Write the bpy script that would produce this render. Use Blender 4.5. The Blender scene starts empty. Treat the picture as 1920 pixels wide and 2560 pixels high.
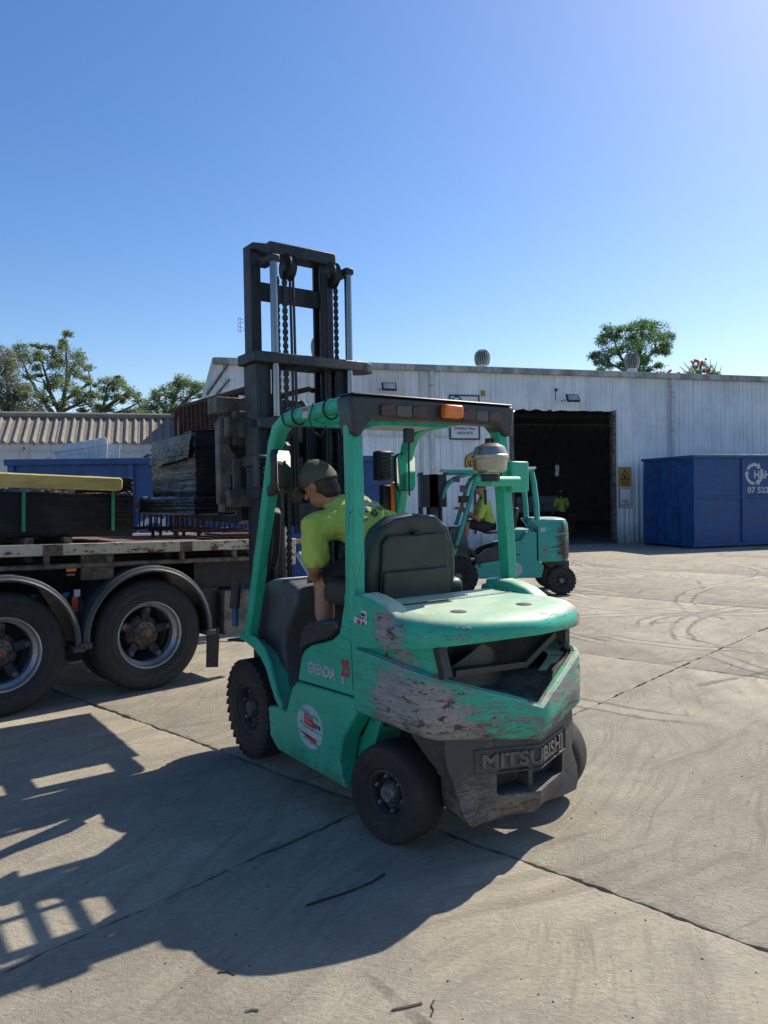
import bpy, bmesh, math, random
from mathutils import Vector, Matrix
random.seed(7)
R = math.radians
scn = bpy.context.scene
COL = scn.collection

# ------------------------------------------------------------------ camera, sky, sun, exposure
cam_d = bpy.data.cameras.new('camera'); cam_d.sensor_fit = 'HORIZONTAL'; cam_d.sensor_width = 36.0
cam_d.lens = 36.0 * 1900 / 1920; cam_d.clip_start = 0.05; cam_d.clip_end = 2000
cam = bpy.data.objects.new('camera', cam_d); COL.objects.link(cam)
PITCH = math.atan(40 / 1900.0); ROLL = 0.016
fw_ = Vector((0, math.cos(PITCH), -math.sin(PITCH))); r0 = Vector((1, 0, 0)); u0 = Vector((0, math.sin(PITCH), math.cos(PITCH)))
cr = r0 * math.cos(ROLL) - u0 * math.sin(ROLL); cu = r0 * math.sin(ROLL) + u0 * math.cos(ROLL)
mw = Matrix((cr, cu, -fw_)).transposed().to_4x4(); mw.translation = (0, 0, 1.76)
cam.matrix_world = mw
scn.camera = cam

SUN_EL, SUN_AZ = R(45), math.atan2(0.72, 0.694)      # azimuth clockwise from +Y
sdir = Vector((math.sin(SUN_AZ) * math.cos(SUN_EL), math.cos(SUN_AZ) * math.cos(SUN_EL), math.sin(SUN_EL)))
w = bpy.data.worlds.new('World'); scn.world = w; w.use_nodes = True
wn = w.node_tree; bg = wn.nodes['Background']
sky = wn.nodes.new('ShaderNodeTexSky'); sky.sky_type = 'NISHITA'; sky.sun_disc = False
sky.sun_elevation = SUN_EL; sky.sun_rotation = SUN_AZ; sky.altitude = 0
sky.air_density = 1.0; sky.dust_density = 0.6; sky.ozone_density = 1.0
hsv = wn.nodes.new('ShaderNodeHueSaturation'); hsv.inputs['Saturation'].default_value = 1.34; hsv.inputs['Hue'].default_value = 0.508
wn.links.new(sky.outputs[0], hsv.inputs['Color']); wn.links.new(hsv.outputs[0], bg.inputs[0]); bg.inputs[1].default_value = 0.114
sl = bpy.data.lights.new('sun', 'SUN'); sl.energy = 4.6; sl.angle = R(0.5); sl.color = (1.0, 0.93, 0.82)
so = bpy.data.objects.new('sun', sl); COL.objects.link(so); so.rotation_euler = (-sdir).to_track_quat('-Z', 'Y').to_euler()
so.location = sdir * 60
vs = scn.view_settings; vs.view_transform = 'Standard'; vs.look = 'None'; vs.gamma = 1.0; vs.exposure = 0.45; vs.use_curve_mapping = False

# ------------------------------------------------------------------ helpers
def hx(h):
    c = [int(h[i:i + 2], 16) / 255 for i in (0, 2, 4)]
    return tuple(x / 12.92 if x <= .04045 else ((x + .055) / 1.055) ** 2.4 for x in c)

class MB:
    def __init__(s): s.v = []; s.f = []
    def add(s, vs_, fs):
        o = len(s.v); s.v += [tuple(p) for p in vs_]; s.f += [tuple(i + o for i in f) for f in fs]; return s
    def box(s, c, d, rot=None):
        x, y, z = d[0] / 2, d[1] / 2, d[2] / 2
        p = [Vector((a, b, e)) for a in (-x, x) for b in (-y, y) for e in (-z, z)]
        if rot is not None: p = [rot @ q for q in p]
        return s.add([q + Vector(c) for q in p], [(0, 1, 3, 2), (4, 6, 7, 5), (0, 4, 5, 1), (2, 3, 7, 6), (0, 2, 6, 4), (1, 5, 7, 3)])
    def bb(s, x0, x1, y0, y1, z0, z1):
        return s.box(((x0 + x1) / 2, (y0 + y1) / 2, (z0 + z1) / 2), (abs(x1 - x0), abs(y1 - y0), abs(z1 - z0)))
    def bar(s, p, q, wd, th, up=(0, 0, 1)):
        p, q = Vector(p), Vector(q); d = (q - p); ln = d.length; d.normalize()
        sd = d.cross(Vector(up));
        if sd.length < 1e-4: sd = d.cross(Vector((1, 0, 0)))
        sd.normalize(); u = sd.cross(d)
        v = [p + d * (ln * t) + sd * (wd / 2 * a) + u * (th / 2 * b) for t in (0, 1) for a in (-1, 1) for b in (-1, 1)]
        return s.add(v, [(0, 1, 3, 2), (4, 6, 7, 5), (0, 4, 5, 1), (2, 3, 7, 6), (0, 2, 6, 4), (1, 5, 7, 3)])
    def prism(s, poly, ax, a, b):
        n = len(poly)
        def P(q, t):
            if ax == 'y': return (q[0], t, q[1])
            if ax == 'x': return (t, q[0], q[1])
            return (q[0], q[1], t)
        return s.add([P(q, a) for q in poly] + [P(q, b) for q in poly],
                     [tuple(range(n)), tuple(range(2 * n - 1, n - 1, -1))] + [(i, (i + 1) % n, (i + 1) % n + n, i + n) for i in range(n)])
    def loft(s, rings, closed=True, cap=True):
        n = len(rings[0]); v = [p for r_ in rings for p in r_]; f = []
        m = n if closed else n - 1
        for k in range(len(rings) - 1):
            for i in range(m):
                j = (i + 1) % n; f.append((k * n + i, k * n + j, (k + 1) * n + j, (k + 1) * n + i))
        if cap and closed: f += [tuple(range(n))[::-1], tuple(range((len(rings) - 1) * n, len(rings) * n))]
        return s.add(v, f)
    def tube(s, path, r, n=8, flat=1.0, side=None, cap=True):
        path = [Vector(p) for p in path]; rs = r if isinstance(r, (list, tuple)) else [r] * len(path)
        rings = []; ref = Vector(side) if side is not None else None
        for i, p in enumerate(path):
            d = path[min(i + 1, len(path) - 1)] - path[max(i - 1, 0)]
            if d.length < 1e-9: d = Vector((0, 0, 1))
            d.normalize()
            if ref is None: ref = Vector((0, 0, 1)) if abs(d.z) < .9 else Vector((1, 0, 0))
            a = ref - d * ref.dot(d)
            if a.length < 1e-5: a = d.orthogonal()
            a.normalize(); b = d.cross(a); ref = a
            rings.append([p + a * (rs[i] * math.cos(t)) + b * (rs[i] * flat * math.sin(t)) for t in [2 * math.pi * k / n for k in range(n)]])
        return s.loft(rings, True, cap)
    def lathe(s, prof, c=(0, 0, 0), ax='z', n=24, cap=True):
        rings = []
        for (r_, h) in prof:
            ring = []
            for k in range(n):
                t = 2 * math.pi * k / n; a, b = r_ * math.cos(t), r_ * math.sin(t)
                q = {'z': (a, b, h), 'y': (a, h, b), 'x': (h, a, b)}[ax]
                ring.append((q[0] + c[0], q[1] + c[1], q[2] + c[2]))
            rings.append(ring)
        return s.loft(rings, True, cap)
    def ball(s, c, r_, n=12, m=8, M_=None):
        r_ = r_ if isinstance(r_, (tuple, list)) else (r_, r_, r_)
        rings = []
        for j in range(m + 1):
            ph = math.pi * (j + .02) / (m + .04) - math.pi / 2
            ring = []
            for k in range(n):
                t = 2 * math.pi * k / n
                q = Vector((r_[0] * math.cos(ph) * math.cos(t), r_[1] * math.cos(ph) * math.sin(t), r_[2] * math.sin(ph)))
                if M_ is not None: q = M_ @ q
                ring.append(q + Vector(c))
            rings.append(ring)
        return s.loft(rings, True, True)
    def capsule(s, p, q, r1, r2, n=12, flat=1.0, side=None):
        p, q = Vector(p), Vector(q); d = (q - p); L = d.length; d = d / L if L > 1e-6 else Vector((0, 0, 1))
        path = []; rs = []
        for t in (-1, -.85, -.5, 0): path.append(p + d * r1 * t); rs.append(r1 * math.sqrt(max(1 - t * t, .004)))
        path.append((p + q) / 2); rs.append((r1 + r2) / 2)
        for t in (0, .5, .85, 1): path.append(q + d * r2 * t); rs.append(r2 * math.sqrt(max(1 - t * t, .004)))
        return s.tube(path, rs, n, flat, side)
    def mesh(s, name, smooth=None, recalc=True):
        me = bpy.data.meshes.new(name); me.from_pydata(s.v, [], s.f); me.update()
        if recalc:
            bm = bmesh.new(); bm.from_mesh(me); bmesh.ops.recalc_face_normals(bm, faces=bm.faces); bm.to_mesh(me); bm.free()
        if smooth is not None:
            me.shade_smooth(); me.set_sharp_from_angle(angle=R(smooth))
        return me
    def build(s, name, m, parent=None, smooth=None, bevel=0, seg=2, recalc=True, blim=35):
        return obj(name, s.mesh(name, smooth if smooth is not None else (40 if bevel else None), recalc), m, parent, bevel, seg, blim)

def obj(name, me, m, parent=None, bevel=0, seg=2, blim=35):
    o = bpy.data.objects.new(name, me); COL.objects.link(o)
    if m is not None and (not me.materials): me.materials.append(m)
    if parent is not None: o.parent = parent
    if bevel:
        b = o.modifiers.new('bevel', 'BEVEL'); b.width = bevel; b.segments = seg; b.limit_method = 'ANGLE'; b.angle_limit = R(blim)
    return o
def empty(name, loc=(0, 0, 0), rz=0, label=None, cat=None, group=None, parent=None):
    o = bpy.data.objects.new(name, None); COL.objects.link(o); o.location = loc; o.rotation_euler = (0, 0, rz); o.empty_display_size = .2
    if parent is not None: o.parent = parent
    if label: tag(o, label, cat, group)
    return o
def tag(o, label, cat, group=None):
    o['label'] = label; o['category'] = cat
    if group: o['group'] = group
    return o
def structure(o): o['kind'] = 'structure'; return o

def text(name, body, size, m, parent, org, xd, yd, bold=0.0, ext=0.0, align='CENTER', fit=None, warp=None, shear=0):
    cu_ = bpy.data.curves.new(name, 'FONT'); cu_.body = body; cu_.size = size; cu_.align_x = align; cu_.align_y = 'CENTER'
    cu_.offset = bold; cu_.extrude = ext; cu_.fill_mode = 'BOTH'; cu_.shear = shear; cu_.resolution_u = 4
    to = bpy.data.objects.new(name, cu_); COL.objects.link(to)
    me = bpy.data.meshes.new_from_object(to)
    bpy.data.objects.remove(to); bpy.data.curves.remove(cu_)
    xs = [v.co.x for v in me.vertices]; k = 1.0
    if fit and xs: k = fit / (max(xs) - min(xs))
    X, Y, O = Vector(xd).normalized(), Vector(yd).normalized(), Vector(org); Z = X.cross(Y)
    for v in me.vertices:
        c = v.co.copy(); p = O + X * (c.x * k) + Y * c.y + Z * c.z
        v.co = warp(p, c.z) if warp else p
    me.materials.clear()
    return obj(name, me, m, parent)

def evaluated_cut(o, cutter_mb):
    bpy.context.view_layer.update()
    cme = cutter_mb.mesh('cutter'); co = bpy.data.objects.new('cutter', cme); COL.objects.link(co)
    co.matrix_world = o.matrix_world.copy()
    md = o.modifiers.new('cut', 'BOOLEAN'); md.operation = 'DIFFERENCE'; md.object = co; md.solver = 'EXACT'
    bpy.context.view_layer.update(); dg = bpy.context.evaluated_depsgraph_get()
    me = bpy.data.meshes.new_from_object(o.evaluated_get(dg)); o.modifiers.remove(md); o.data = me
    bpy.data.objects.remove(co); bpy.data.meshes.remove(cme)
    return o

# ------------------------------------------------------------------ materials
class NT:
    def __init__(s, name):
        s.m = bpy.data.materials.new(name); s.m.use_nodes = True; s.t = s.m.node_tree; s.b = s.t.nodes['Principled BSDF']
        s.tc = s.t.nodes.new('ShaderNodeTexCoord')
    def n(s, ty, **k):
        x = s.t.nodes.new(ty)
        for a, b in k.items(): setattr(x, a, b)
        return x
    def l(s, a, b): s.t.links.new(a, b)
    def co(s, scale=(1, 1, 1), rot=(0, 0, 0), src='Object', loc=(0, 0, 0)):
        mp = s.n('ShaderNodeMapping'); mp.inputs['Scale'].default_value = scale; mp.inputs['Rotation'].default_value = rot; mp.inputs['Location'].default_value = loc
        s.l(s.tc.outputs[src], mp.inputs[0]); return mp.outputs[0]
    def noise(s, vec, scale=5, detail=6, rough=.6, dist=0.0):
        x = s.n('ShaderNodeTexNoise'); x.inputs['Scale'].default_value = scale; x.inputs['Detail'].default_value = detail
        x.inputs['Roughness'].default_value = rough; x.inputs['Distortion'].default_value = dist
        if vec is not None: s.l(vec, x.inputs['Vector'])
        return x.outputs[0]
    def vor(s, vec, scale=5, feat='F1'):
        x = s.n('ShaderNodeTexVoronoi'); x.feature = feat; x.inputs['Scale'].default_value = scale; s.l(vec, x.inputs['Vector']); return x.outputs[0]
    def ramp(s, fac, lo, hi, a=0.0, b=1.0):
        x = s.n('ShaderNodeMapRange'); x.interpolation_type = 'SMOOTHSTEP'
        for i, q in zip(('From Min', 'From Max', 'To Min', 'To Max'), (lo, hi, a, b)): x.inputs[i].default_value = q
        s.l(fac, x.inputs[0]); return x.outputs[0]
    def math(s, op, a, b=None, clamp=False):
        x = s.n('ShaderNodeMath', operation=op); x.use_clamp = clamp
        for i, q in enumerate((a, b)):
            if q is None: continue
            if isinstance(q, (int, float)): x.inputs[i].default_value = q
            else: s.l(q, x.inputs[i])
        return x.outputs[0]
    def mix(s, fac, a, b, mode='MIX'):
        x = s.n('ShaderNodeMix', data_type='RGBA', blend_type=mode)
        for i, q in ((0, fac), (6, a), (7, b)):
            if isinstance(q, (int, float)): x.inputs[i].default_value = q
            elif isinstance(q, tuple): x.inputs[i].default_value = (q[0], q[1], q[2], 1)
            else: s.l(q, x.inputs[i])
        return x.outputs[2]
    def dist(s, c, vec=None):
        x = s.n('ShaderNodeVectorMath', operation='DISTANCE'); x.inputs[1].default_value = c
        s.l(vec if vec is not None else s.tc.outputs['Object'], x.inputs[0]); return x.outputs['Value']
    def sep(s, src='Object'):
        x = s.n('ShaderNodeSeparateXYZ'); s.l(s.tc.outputs[src], x.inputs[0]); return x.outputs
    def bump(s, h, strength=.4, dist=.01, prev=None):
        x = s.n('ShaderNodeBump'); x.inputs['Strength'].default_value = strength; x.inputs['Distance'].default_value = dist
        s.l(h, x.inputs['Height'])
        if prev is not None: s.l(prev, x.inputs['Normal'])
        return x.outputs[0]
    def out(s, col=None, rough=None, metal=None, normal=None, **k):
        for nm, q in (('Base Color', col), ('Roughness', rough), ('Metallic', metal), ('Normal', normal)):
            if q is None: continue
            if isinstance(q, tuple): s.b.inputs[nm].default_value = (q[0], q[1], q[2], 1)
            elif isinstance(q, (int, float)): s.b.inputs[nm].default_value = q
            else: s.l(q, s.b.inputs[nm])
        for a, b in k.items(): s.b.inputs[a].default_value = b
        return s.m

def mottled(name, a, b, scale=6, rough=.6, metal=0.0, bump=.15, bscale=60, stretch=(1, 1, 1), lo=.35, hi=.65, spec=.5, rvar=.1, bd=.004):
    t = NT(name); c = t.co(stretch)
    n1 = t.noise(c, scale, 8, .62); f = t.ramp(n1, lo, hi)
    n2 = t.noise(c, bscale, 5, .6)
    col = t.mix(f, a, b); col = t.mix(t.ramp(n2, .3, .75, 0, .35), col, tuple(x * .55 for x in a))
    r_ = t.ramp(n2, .2, .8, max(rough - rvar, .02), min(rough + rvar, 1))
    m = t.out(col, r_, metal, t.bump(n2, bump, bd)); t.b.inputs['Specular IOR Level'].default_value = spec
    return m

def worn_paint(name, base, base2, layers, spots=(), rough=.45, dust=None, streak=(1.2, 1.2, 14), thr=.63, seed=0.0, cracks=0.0, dustcol=(.30, .29, .24), scr_map=(1.1, 1.1, 34), rust=.70, grime=None, scr_amt=.8):
    """paint chipped down to primer, rust and bare dark metal; spots = (centre, radius, gain) where knocks gather"""
    t = NT(name); o = t.co(loc=(seed, seed * .7, seed * 1.3)); st = t.co(streak, loc=(seed, 0, 0))
    big = t.noise(o, 4, 5, .6); col = t.mix(t.ramp(big, .3, .7), base, base2)
    n_st = t.noise(st, 3.2, 10, .78, .5); n_bl = t.noise(o, 9, 12, .72, .4); n_fi = t.noise(t.co((1, 1, 3), loc=(seed, 5, 0)), 38, 8, .75)
    field = t.math('ADD', t.math('ADD', t.math('MULTIPLY', n_st, .58), t.math('MULTIPLY', n_bl, .40)), t.math('MULTIPLY', n_fi, .34)); field = t.math('SUBTRACT', field, .13)
    for c, rad, gain in spots:
        d = t.dist(c); field = t.math('ADD', field, t.ramp(d, rad * .25, rad, gain, 0.0))
    chip = t.ramp(field, thr, thr + .012)
    # what shows in the chips
    n_u = t.noise(t.co((.85, .85, 2.8), loc=(seed + 3, 1, 2)), 12, 10, .74, .45); under = t.mix(t.ramp(n_u, .42, .46), layers[1], layers[0]); under = t.mix(t.ramp(n_u, .58, .62), under, layers[2])
    under = t.mix(t.ramp(n_st, .42, .66, 0, .65), under, tuple(x * .42 for x in layers[0])); under = t.mix(t.ramp(n_fi, .60, .66, 0, .5), under, tuple(x * .8 for x in base))
    # thin dirt and faded film
    film = t.ramp(t.noise(st, 7, 8, .7), .45, .8, 0, .42); col = t.mix(film, col, tuple(x * .45 for x in base))
    scr = t.ramp(t.noise(t.co(scr_map, loc=(seed, 2, 0)), 4.2, 5, .55), .635, .665, 0, scr_amt); col = t.mix(scr, col, tuple(x * .12 + .012 for x in base))
    col = t.mix(chip, col, under)
    # separate rusty knocks with a pale broken rim, and ground-in grime towards the lower edge
    n_r = t.noise(t.co((1, 1, 1.5), loc=(seed + 8, 3, 1)), 7.5, 9, .62, .5); col = t.mix(t.ramp(n_r, rust - .018, rust - .008, 0, .8), col, layers[0]); rs_ = t.ramp(n_r, rust, rust + .006); col = t.mix(rs_, col, layers[1])
    if grime:
        zc = t.sep()[2]; gm = t.math('MULTIPLY', t.ramp(zc, grime[0], grime[1], 1, 0), t.ramp(t.math('ADD', t.math('MULTIPLY', n_bl, .6), t.math('MULTIPLY', n_st, .5)), .48, .62)); col = t.mix(t.math('MULTIPLY', gm, grime[2]), col, (.075, .05, .035))
    ht = t.math('SUBTRACT', t.math('MULTIPLY', n_bl, .15), chip)
    nb = t.n('ShaderNodeNewGeometry'); sz = t.n('ShaderNodeSeparateXYZ'); t.l(nb.outputs['Normal'], sz.inputs[0])
    if dust:
        df = t.math('MULTIPLY', t.ramp(sz.outputs[2], .55, .95), t.ramp(t.noise(o, 3, 8, .65), .25, .7, dust * .5, dust)); col = t.mix(df, col, dustcol)
    if cracks:
        vv = t.vor(t.co((9, 9, 2.6), loc=(seed, 0, 0)), 1.3, 'DISTANCE_TO_EDGE'); gate = t.ramp(t.noise(o, 3, 3, .5), .5, .6)
        ck = t.math('MULTIPLY', t.ramp(vv, .004, .012, 1, 0), gate); col = t.mix(t.math('MULTIPLY', ck, cracks), col, (.015, .02, .018))
    rg = t.math('ADD', t.math('MULTIPLY', chip, .3), t.ramp(big, .3, .7, rough - .06, rough + .1), clamp=True)
    return t.out(col, rg, 0.0, t.bump(ht, .55, .004))

G1, G2 = (.018, .37, .235), (.028, .43, .28)
UNDER = ((.33, .30, .28), (.075, .035, .025), (.10, .075, .06))
m_green = worn_paint('green_paint', G1, G2, UNDER, (), .42, dust=.45, thr=.66, cracks=.9, streak=(9, 9, 1.1), scr_map=(26, 26, 1.0), rust=.74, scr_amt=.5)
m_green_cw = worn_paint('green_paint_knocked', G1, G2, UNDER,
    (((-.10, .60, .74), .30, .085), ((-.24, .57, .66), .42, .08), ((-.10, .58, 1.06), .20, .10), ((-.40, .46, .60), .38, .075), ((-.56, .0, .62), .34, .09), ((-.44, -.42, .8), .40, .09), ((-.30, -.5, 1.1), .30, .09), ((-.02, .57, 1.13), .12, .10), ((-.3, .55, .56), .4, .06)),
    .42, dust=1.0, thr=.60, seed=1.3, dustcol=(.55, .62, .42), rust=.655, grime=(.56, .74, .8))
m_green_side = worn_paint('green_paint_scuffed', G1, G2, UNDER, (((.6, .58, .2), .5, .03),), .45, dust=.3, thr=.625, streak=(.7, .7, 22), seed=4.2, rust=.69, grime=(.16, .34, .6))
m_green_b = worn_paint('green_paint_faded', (.03, .30, .25), (.045, .36, .30), ((.10, .055, .04), (.09, .05, .035), (.16, .10, .08)),
    (((-.12, .6, 1.1), .32, .13), ((-.16, .6, .75), .32, .2), ((.1, .6, .9), .2, .06)), .5, dust=.75, thr=.63, seed=7.7, dustcol=(.5, .5, .42))
m_cw_black = worn_paint('dark_casting', (.055, .052, .05), (.09, .08, .07), ((.19, .165, .13), (.10, .07, .045), (.24, .23, .21)),
    (((-.5, .25, .2), .35, .09), ((-.55, .1, .24), .25, .06), ((-.35, .42, .3), .3, .05)), .6, dust=.2, thr=.615, seed=2.1, rust=.66)
m_rubber = mottled('tyre_rubber', (.016, .016, .017), (.030, .027, .025), 5, .78, 0, .25, 40)
m_rubber_brown = mottled('tyre_tread_worn', (.020, .018, .017), (.045, .034, .028), 4, .8, 0, .3, 50)
m_rim = mottled('wheel_rim_dark', (.035, .035, .035), (.06, .055, .05), 9, .6, .2, .3, 50)
m_hub = mottled('hub_worn_metal', (.09, .09, .088), (.26, .26, .25), 26, .5, .4, .3, 70)
m_plast = mottled('grey_plastic', (.065, .07, .078), (.095, .098, .105), 5, .55, 0, .12, 220)
m_plast_dk = mottled('dark_plastic', (.018, .02, .023), (.035, .037, .042), 6, .42, 0, .1, 180)
m_seat = mottled('seat_vinyl', (.022, .030, .026), (.036, .046, .040), 5, .5, 0, .12, 240)
m_mast = mottled('mast_steel', (.022, .026, .033), (.05, .052, .058), 5, .55, .25, .3, 34, (1, 1, .4))
m_mast2 = mottled('mast_steel_greasy', (.012, .014, .017), (.028, .03, .033), 8, .42, .2, .4, 40)
m_chrome = mottled('chrome_rod', (.22, .22, .23), (.34, .34, .34), 3, .25, 1.0, .02, 80, (1, 1, .1))
m_plate = mottled('dirty_steel_plate', (.055, .052, .048), (.19, .175, .15), 7, .62, .25, .35, 60)
m_rust = mottled('rusted_steel', (.035, .019, .013), (.095, .045, .028), 14, .85, .1, .5, 90)
m_black = mottled('black_part', (.012, .012, .014), (.02, .02, .022), 6, .5, 0, .1, 100)
m_steel = mottled('stainless_bowl', (.36, .345, .29), (.46, .44, .37), 4, .34, .85, .05, 60)
m_blue = worn_paint('bin_blue', (.008, .048, .16), (.017, .085, .26), ((.09, .05, .035), (.03, .06, .12), (.12, .13, .15)), (), .5, dust=.2, thr=.70, streak=(.3, .3, 6))
m_white = mottled('sign_white', (.62, .64, .66), (.70, .71, .72), 3, .5, 0, .03, 60)
m_print = mottled('print_white', (.42, .45, .50), (.52, .54, .58), 6, .6, 0, .03, 60)
m_navy = mottled('sign_navy', (.012, .02, .06), (.02, .03, .08), 4, .5, 0, .03, 60)
m_ink = mottled('sign_ink', (.012, .013, .016), (.02, .02, .022), 4, .6, 0, .03, 60)
m_yel = mottled('sign_yellow', (.55, .26, .02), (.66, .33, .03), 5, .55, 0, .03, 60)
m_fork_y = mottled('sign_ochre', (.38, .20, .035), (.46, .25, .05), 5, .6, 0, .05, 60)
m_red = mottled('lens_red', (.045, .008, .010), (.075, .012, .012), 8, .25, 0, .05, 90)
m_clear = mottled('lens_clear', (.055, .055, .05), (.09, .085, .07), 8, .25, 0, .05, 90)
m_orange = mottled('lens_orange', (.75, .16, .015), (.85, .22, .03), 8, .3, 0, .05, 60)
m_redtape = mottled('red_tape', (.42, .03, .03), (.5, .05, .05), 8, .5, 0, .05, 60)
m_skin = mottled('skin', (.36, .17, .10), (.46, .23, .15), 7, .55, 0, .08, 90)
def cloth(name, a, b):
    t = NT(name); n1 = t.noise(t.co(), 3, 3, .5); wv = t.noise(t.co(), 300, 2, .5); fd = t.noise(t.co((1, 1, .45)), 9, 4, .55, .6)
    return t.out(t.mix(t.ramp(n1, .35, .65), a, b), .9, 0, t.bump(fd, .6, .03, t.bump(wv, .2, .002)))
m_lime = cloth('hi_vis_lime', (.40, .51, .09), (.44, .55, .11))
m_hvor = mottled('hi_vis_orange', (.80, .17, .02), (.88, .23, .03), 4, .8, 0, .2, 300)
m_cap = mottled('cap_cloth', (.075, .068, .045), (.105, .095, .065), 7, .85, 0, .25, 400)
m_hair = mottled('hair', (.016, .011, .008), (.04, .028, .018), 40, .6, 0, .5, 200, (1, 1, .3))
m_shorts = mottled('dark_shorts', (.014, .016, .022), (.024, .026, .034), 8, .85, 0, .2, 300)
m_boot = mottled('boots', (.03, .024, .018), (.06, .05, .035), 10, .7, 0, .2, 200)
m_mirror = mottled('mirror_glass', (.82, .84, .85), (.85, .87, .88), 2, .04, 1.0, .0, 10, rvar=.02)
# ------------------------------------------------------------------ ground
def concrete(name):
    t = NT(name); o = t.co()
    big = t.noise(o, .35, 6, .6); mid = t.noise(o, 2.2, 8, .65); fine = t.noise(o, 45, 6, .7); grit = t.noise(o, 160, 3, .7)
    col = t.mix(t.ramp(big, .3, .7), (.345, .30, .218), (.45, .40, .30))
    col = t.mix(t.ramp(mid, .38, .68, 0, .6), col, (.25, .225, .18))
    # swept dust: streaks that fan out in several directions, bent by slow noise
    sw = None
    wob = t.n('ShaderNodeTexNoise'); wob.inputs['Scale'].default_value = .55; wob.inputs['Detail'].default_value = 2; t.l(t.tc.outputs['Object'], wob.inputs['Vector'])
    va = t.n('ShaderNodeVectorMath', operation='SCALE'); t.l(wob.outputs['Color'], va.inputs[0]); va.inputs['Scale'].default_value = .55
    vb = t.n('ShaderNodeVectorMath', operation='ADD'); t.l(t.tc.outputs['Object'], vb.inputs[0]); t.l(va.outputs[0], vb.inputs[1])
    for k, (ang, sx, sy, sc) in enumerate(((40, .30, 3.4, 1.0), (60, .5, 9, 1.1), (26, .35, 5.5, 1.2), (78, .5, 7, 1.0))):
        mp = t.n('ShaderNodeMapping'); mp.vector_type = 'TEXTURE'; mp.inputs['Rotation'].default_value = (0, 0, R(ang)); t.l(vb.outputs[0], mp.inputs[0])
        mp2 = t.n('ShaderNodeMapping'); mp2.inputs['Scale'].default_value = (sx, sy, 1); mp2.inputs['Location'].default_value = (k * 3.1, k * 1.7, k); t.l(mp.outputs[0], mp2.inputs[0])
        s1 = t.ramp(t.noise(mp2.outputs[0], sc * 1.6, 8, .72), .44, .71)
        gate = t.ramp(t.noise(t.co(loc=(k * 9.0, k * 4.0, 0)), .55, 3, .5), .40, .54)
        s1 = t.math('MULTIPLY', s1, gate); sw = s1 if sw is None else t.math('MAXIMUM', sw, s1)
    col = t.mix(t.math('MULTIPLY', sw, .66), col, (.19, .16, .115))
    # arcs left by turning tyres
    arc = None; lit = None
    for (cx, cy, rr, wd, ph) in ((4.4, 10.2, 1.9, .10, 0), (4.4, 10.2, 2.25, .08, 1), (4.7, 9.6, 1.35, .09, 2), (6.3, 13.6, 3.0, .12, 3), (6.3, 13.6, 3.4, .10, 4), (3.0, 12.9, 1.5, .1, 5),
                                  (5.2, 17.5, 3.2, .14, 7), (5.4, 17.0, 4.1, .13, 8), (8.0, 15.5, 4.6, .16, 9), (2.3, 18.6, 2.6, .15, 10), (7.5, 20.0, 5.2, .16, 11), (7.4, 19.8, 6.3, .15, 12), (9.2, 10.5, 4.7, .12, 14), (3.6, 8.2, 2.7, .11, 15), (6.8, 8.4, 3.3, .11, 16), (5.0, 13.0, 2.2, .12, 17), (10.5, 18.0, 6.0, .14, 18), (0.5, 15.5, 4.4, .14, 19)):
        vv = t.n('ShaderNodeVectorMath', operation='ADD'); t.l(t.tc.outputs['Object'], vv.inputs[0]); vv.inputs[1].default_value = (0, 0, 0)
        d = t.math('ADD', t.dist((cx, cy, 0)), t.math('MULTIPLY', t.math('SUBTRACT', mid, .5), .22))
        e = t.math('ABSOLUTE', t.math('SUBTRACT', d, rr))
        gt = t.ramp(t.noise(t.co(loc=(ph * 5.3, ph, 0)), .5, 2, .5), .45, .55)
        b = t.math('MULTIPLY', t.ramp(t.math('ABSOLUTE', t.math('SUBTRACT', e, wd)), .012, .045, 1, 0), gt); lt = t.math('MULTIPLY', t.ramp(e, wd * .6, wd, 1, 0), gt)
        arc = b if arc is None else t.math('MAXIMUM', arc, b); lit = lt if lit is None else t.math('MAXIMUM', lit, lt)
    col = t.mix(t.math('MULTIPLY', lit, .35), col, (.44, .40, .32))
    col = t.mix(t.math('MULTIPLY', t.math('MULTIPLY', arc, t.ramp(fine, .3, .6, .45, 1)), .8), col, (.12, .105, .085))
    # grit, pale specks, dark oil freckles, hairline cracks
    col = t.mix(t.ramp(fine, .30, .48, .42, 0), col, (.19, .165, .13)); col = t.mix(t.ramp(grit, .64, .72, 0, .55), col, (.60, .57, .50)); col = t.mix(t.ramp(grit, .26, .33, .6, 0), col, (.12, .105, .09))
    oil = t.ramp(t.noise(t.co(loc=(11, 5, 0)), 1.1, 7, .7), .64, .74, 0, .45); col = t.mix(oil, col, (.11, .10, .095))
    cw = t.vor(t.co((1, 1, 1)), .35, 'DISTANCE_TO_EDGE'); ck = t.math('MULTIPLY', t.ramp(t.math('ADD', cw, t.math('MULTIPLY', t.math('SUBTRACT', mid, .5), .05)), .002, .006, 1, 0), t.ramp(big, .5, .56)); col = t.mix(t.math('MULTIPLY', ck, .7), col, (.06, .055, .05))
    h = t.math('ADD', t.math('MULTIPLY', fine, .8), t.math('MULTIPLY', grit, .35))
    flk = t.noise(t.co((1, 2.2, 1), rot=(0, 0, .7)), 24, 7, .72); col = t.mix(t.ramp(flk, .34, .45, .5, 0), col, (.17, .145, .105)); col = t.mix(t.ramp(flk, .56, .66, 0, .45), col, (.50, .46, .37)); h = t.math('ADD', h, t.math('MULTIPLY', flk, 1.1)); nrm = t.bump(h, .85, .013); nrm = t.bump(t.math('ADD', mid, t.math('MULTIPLY', sw, .25)), .35, .03, nrm)
    return t.out(col, .9, 0, nrm)
m_conc = concrete('yard_concrete')
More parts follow.
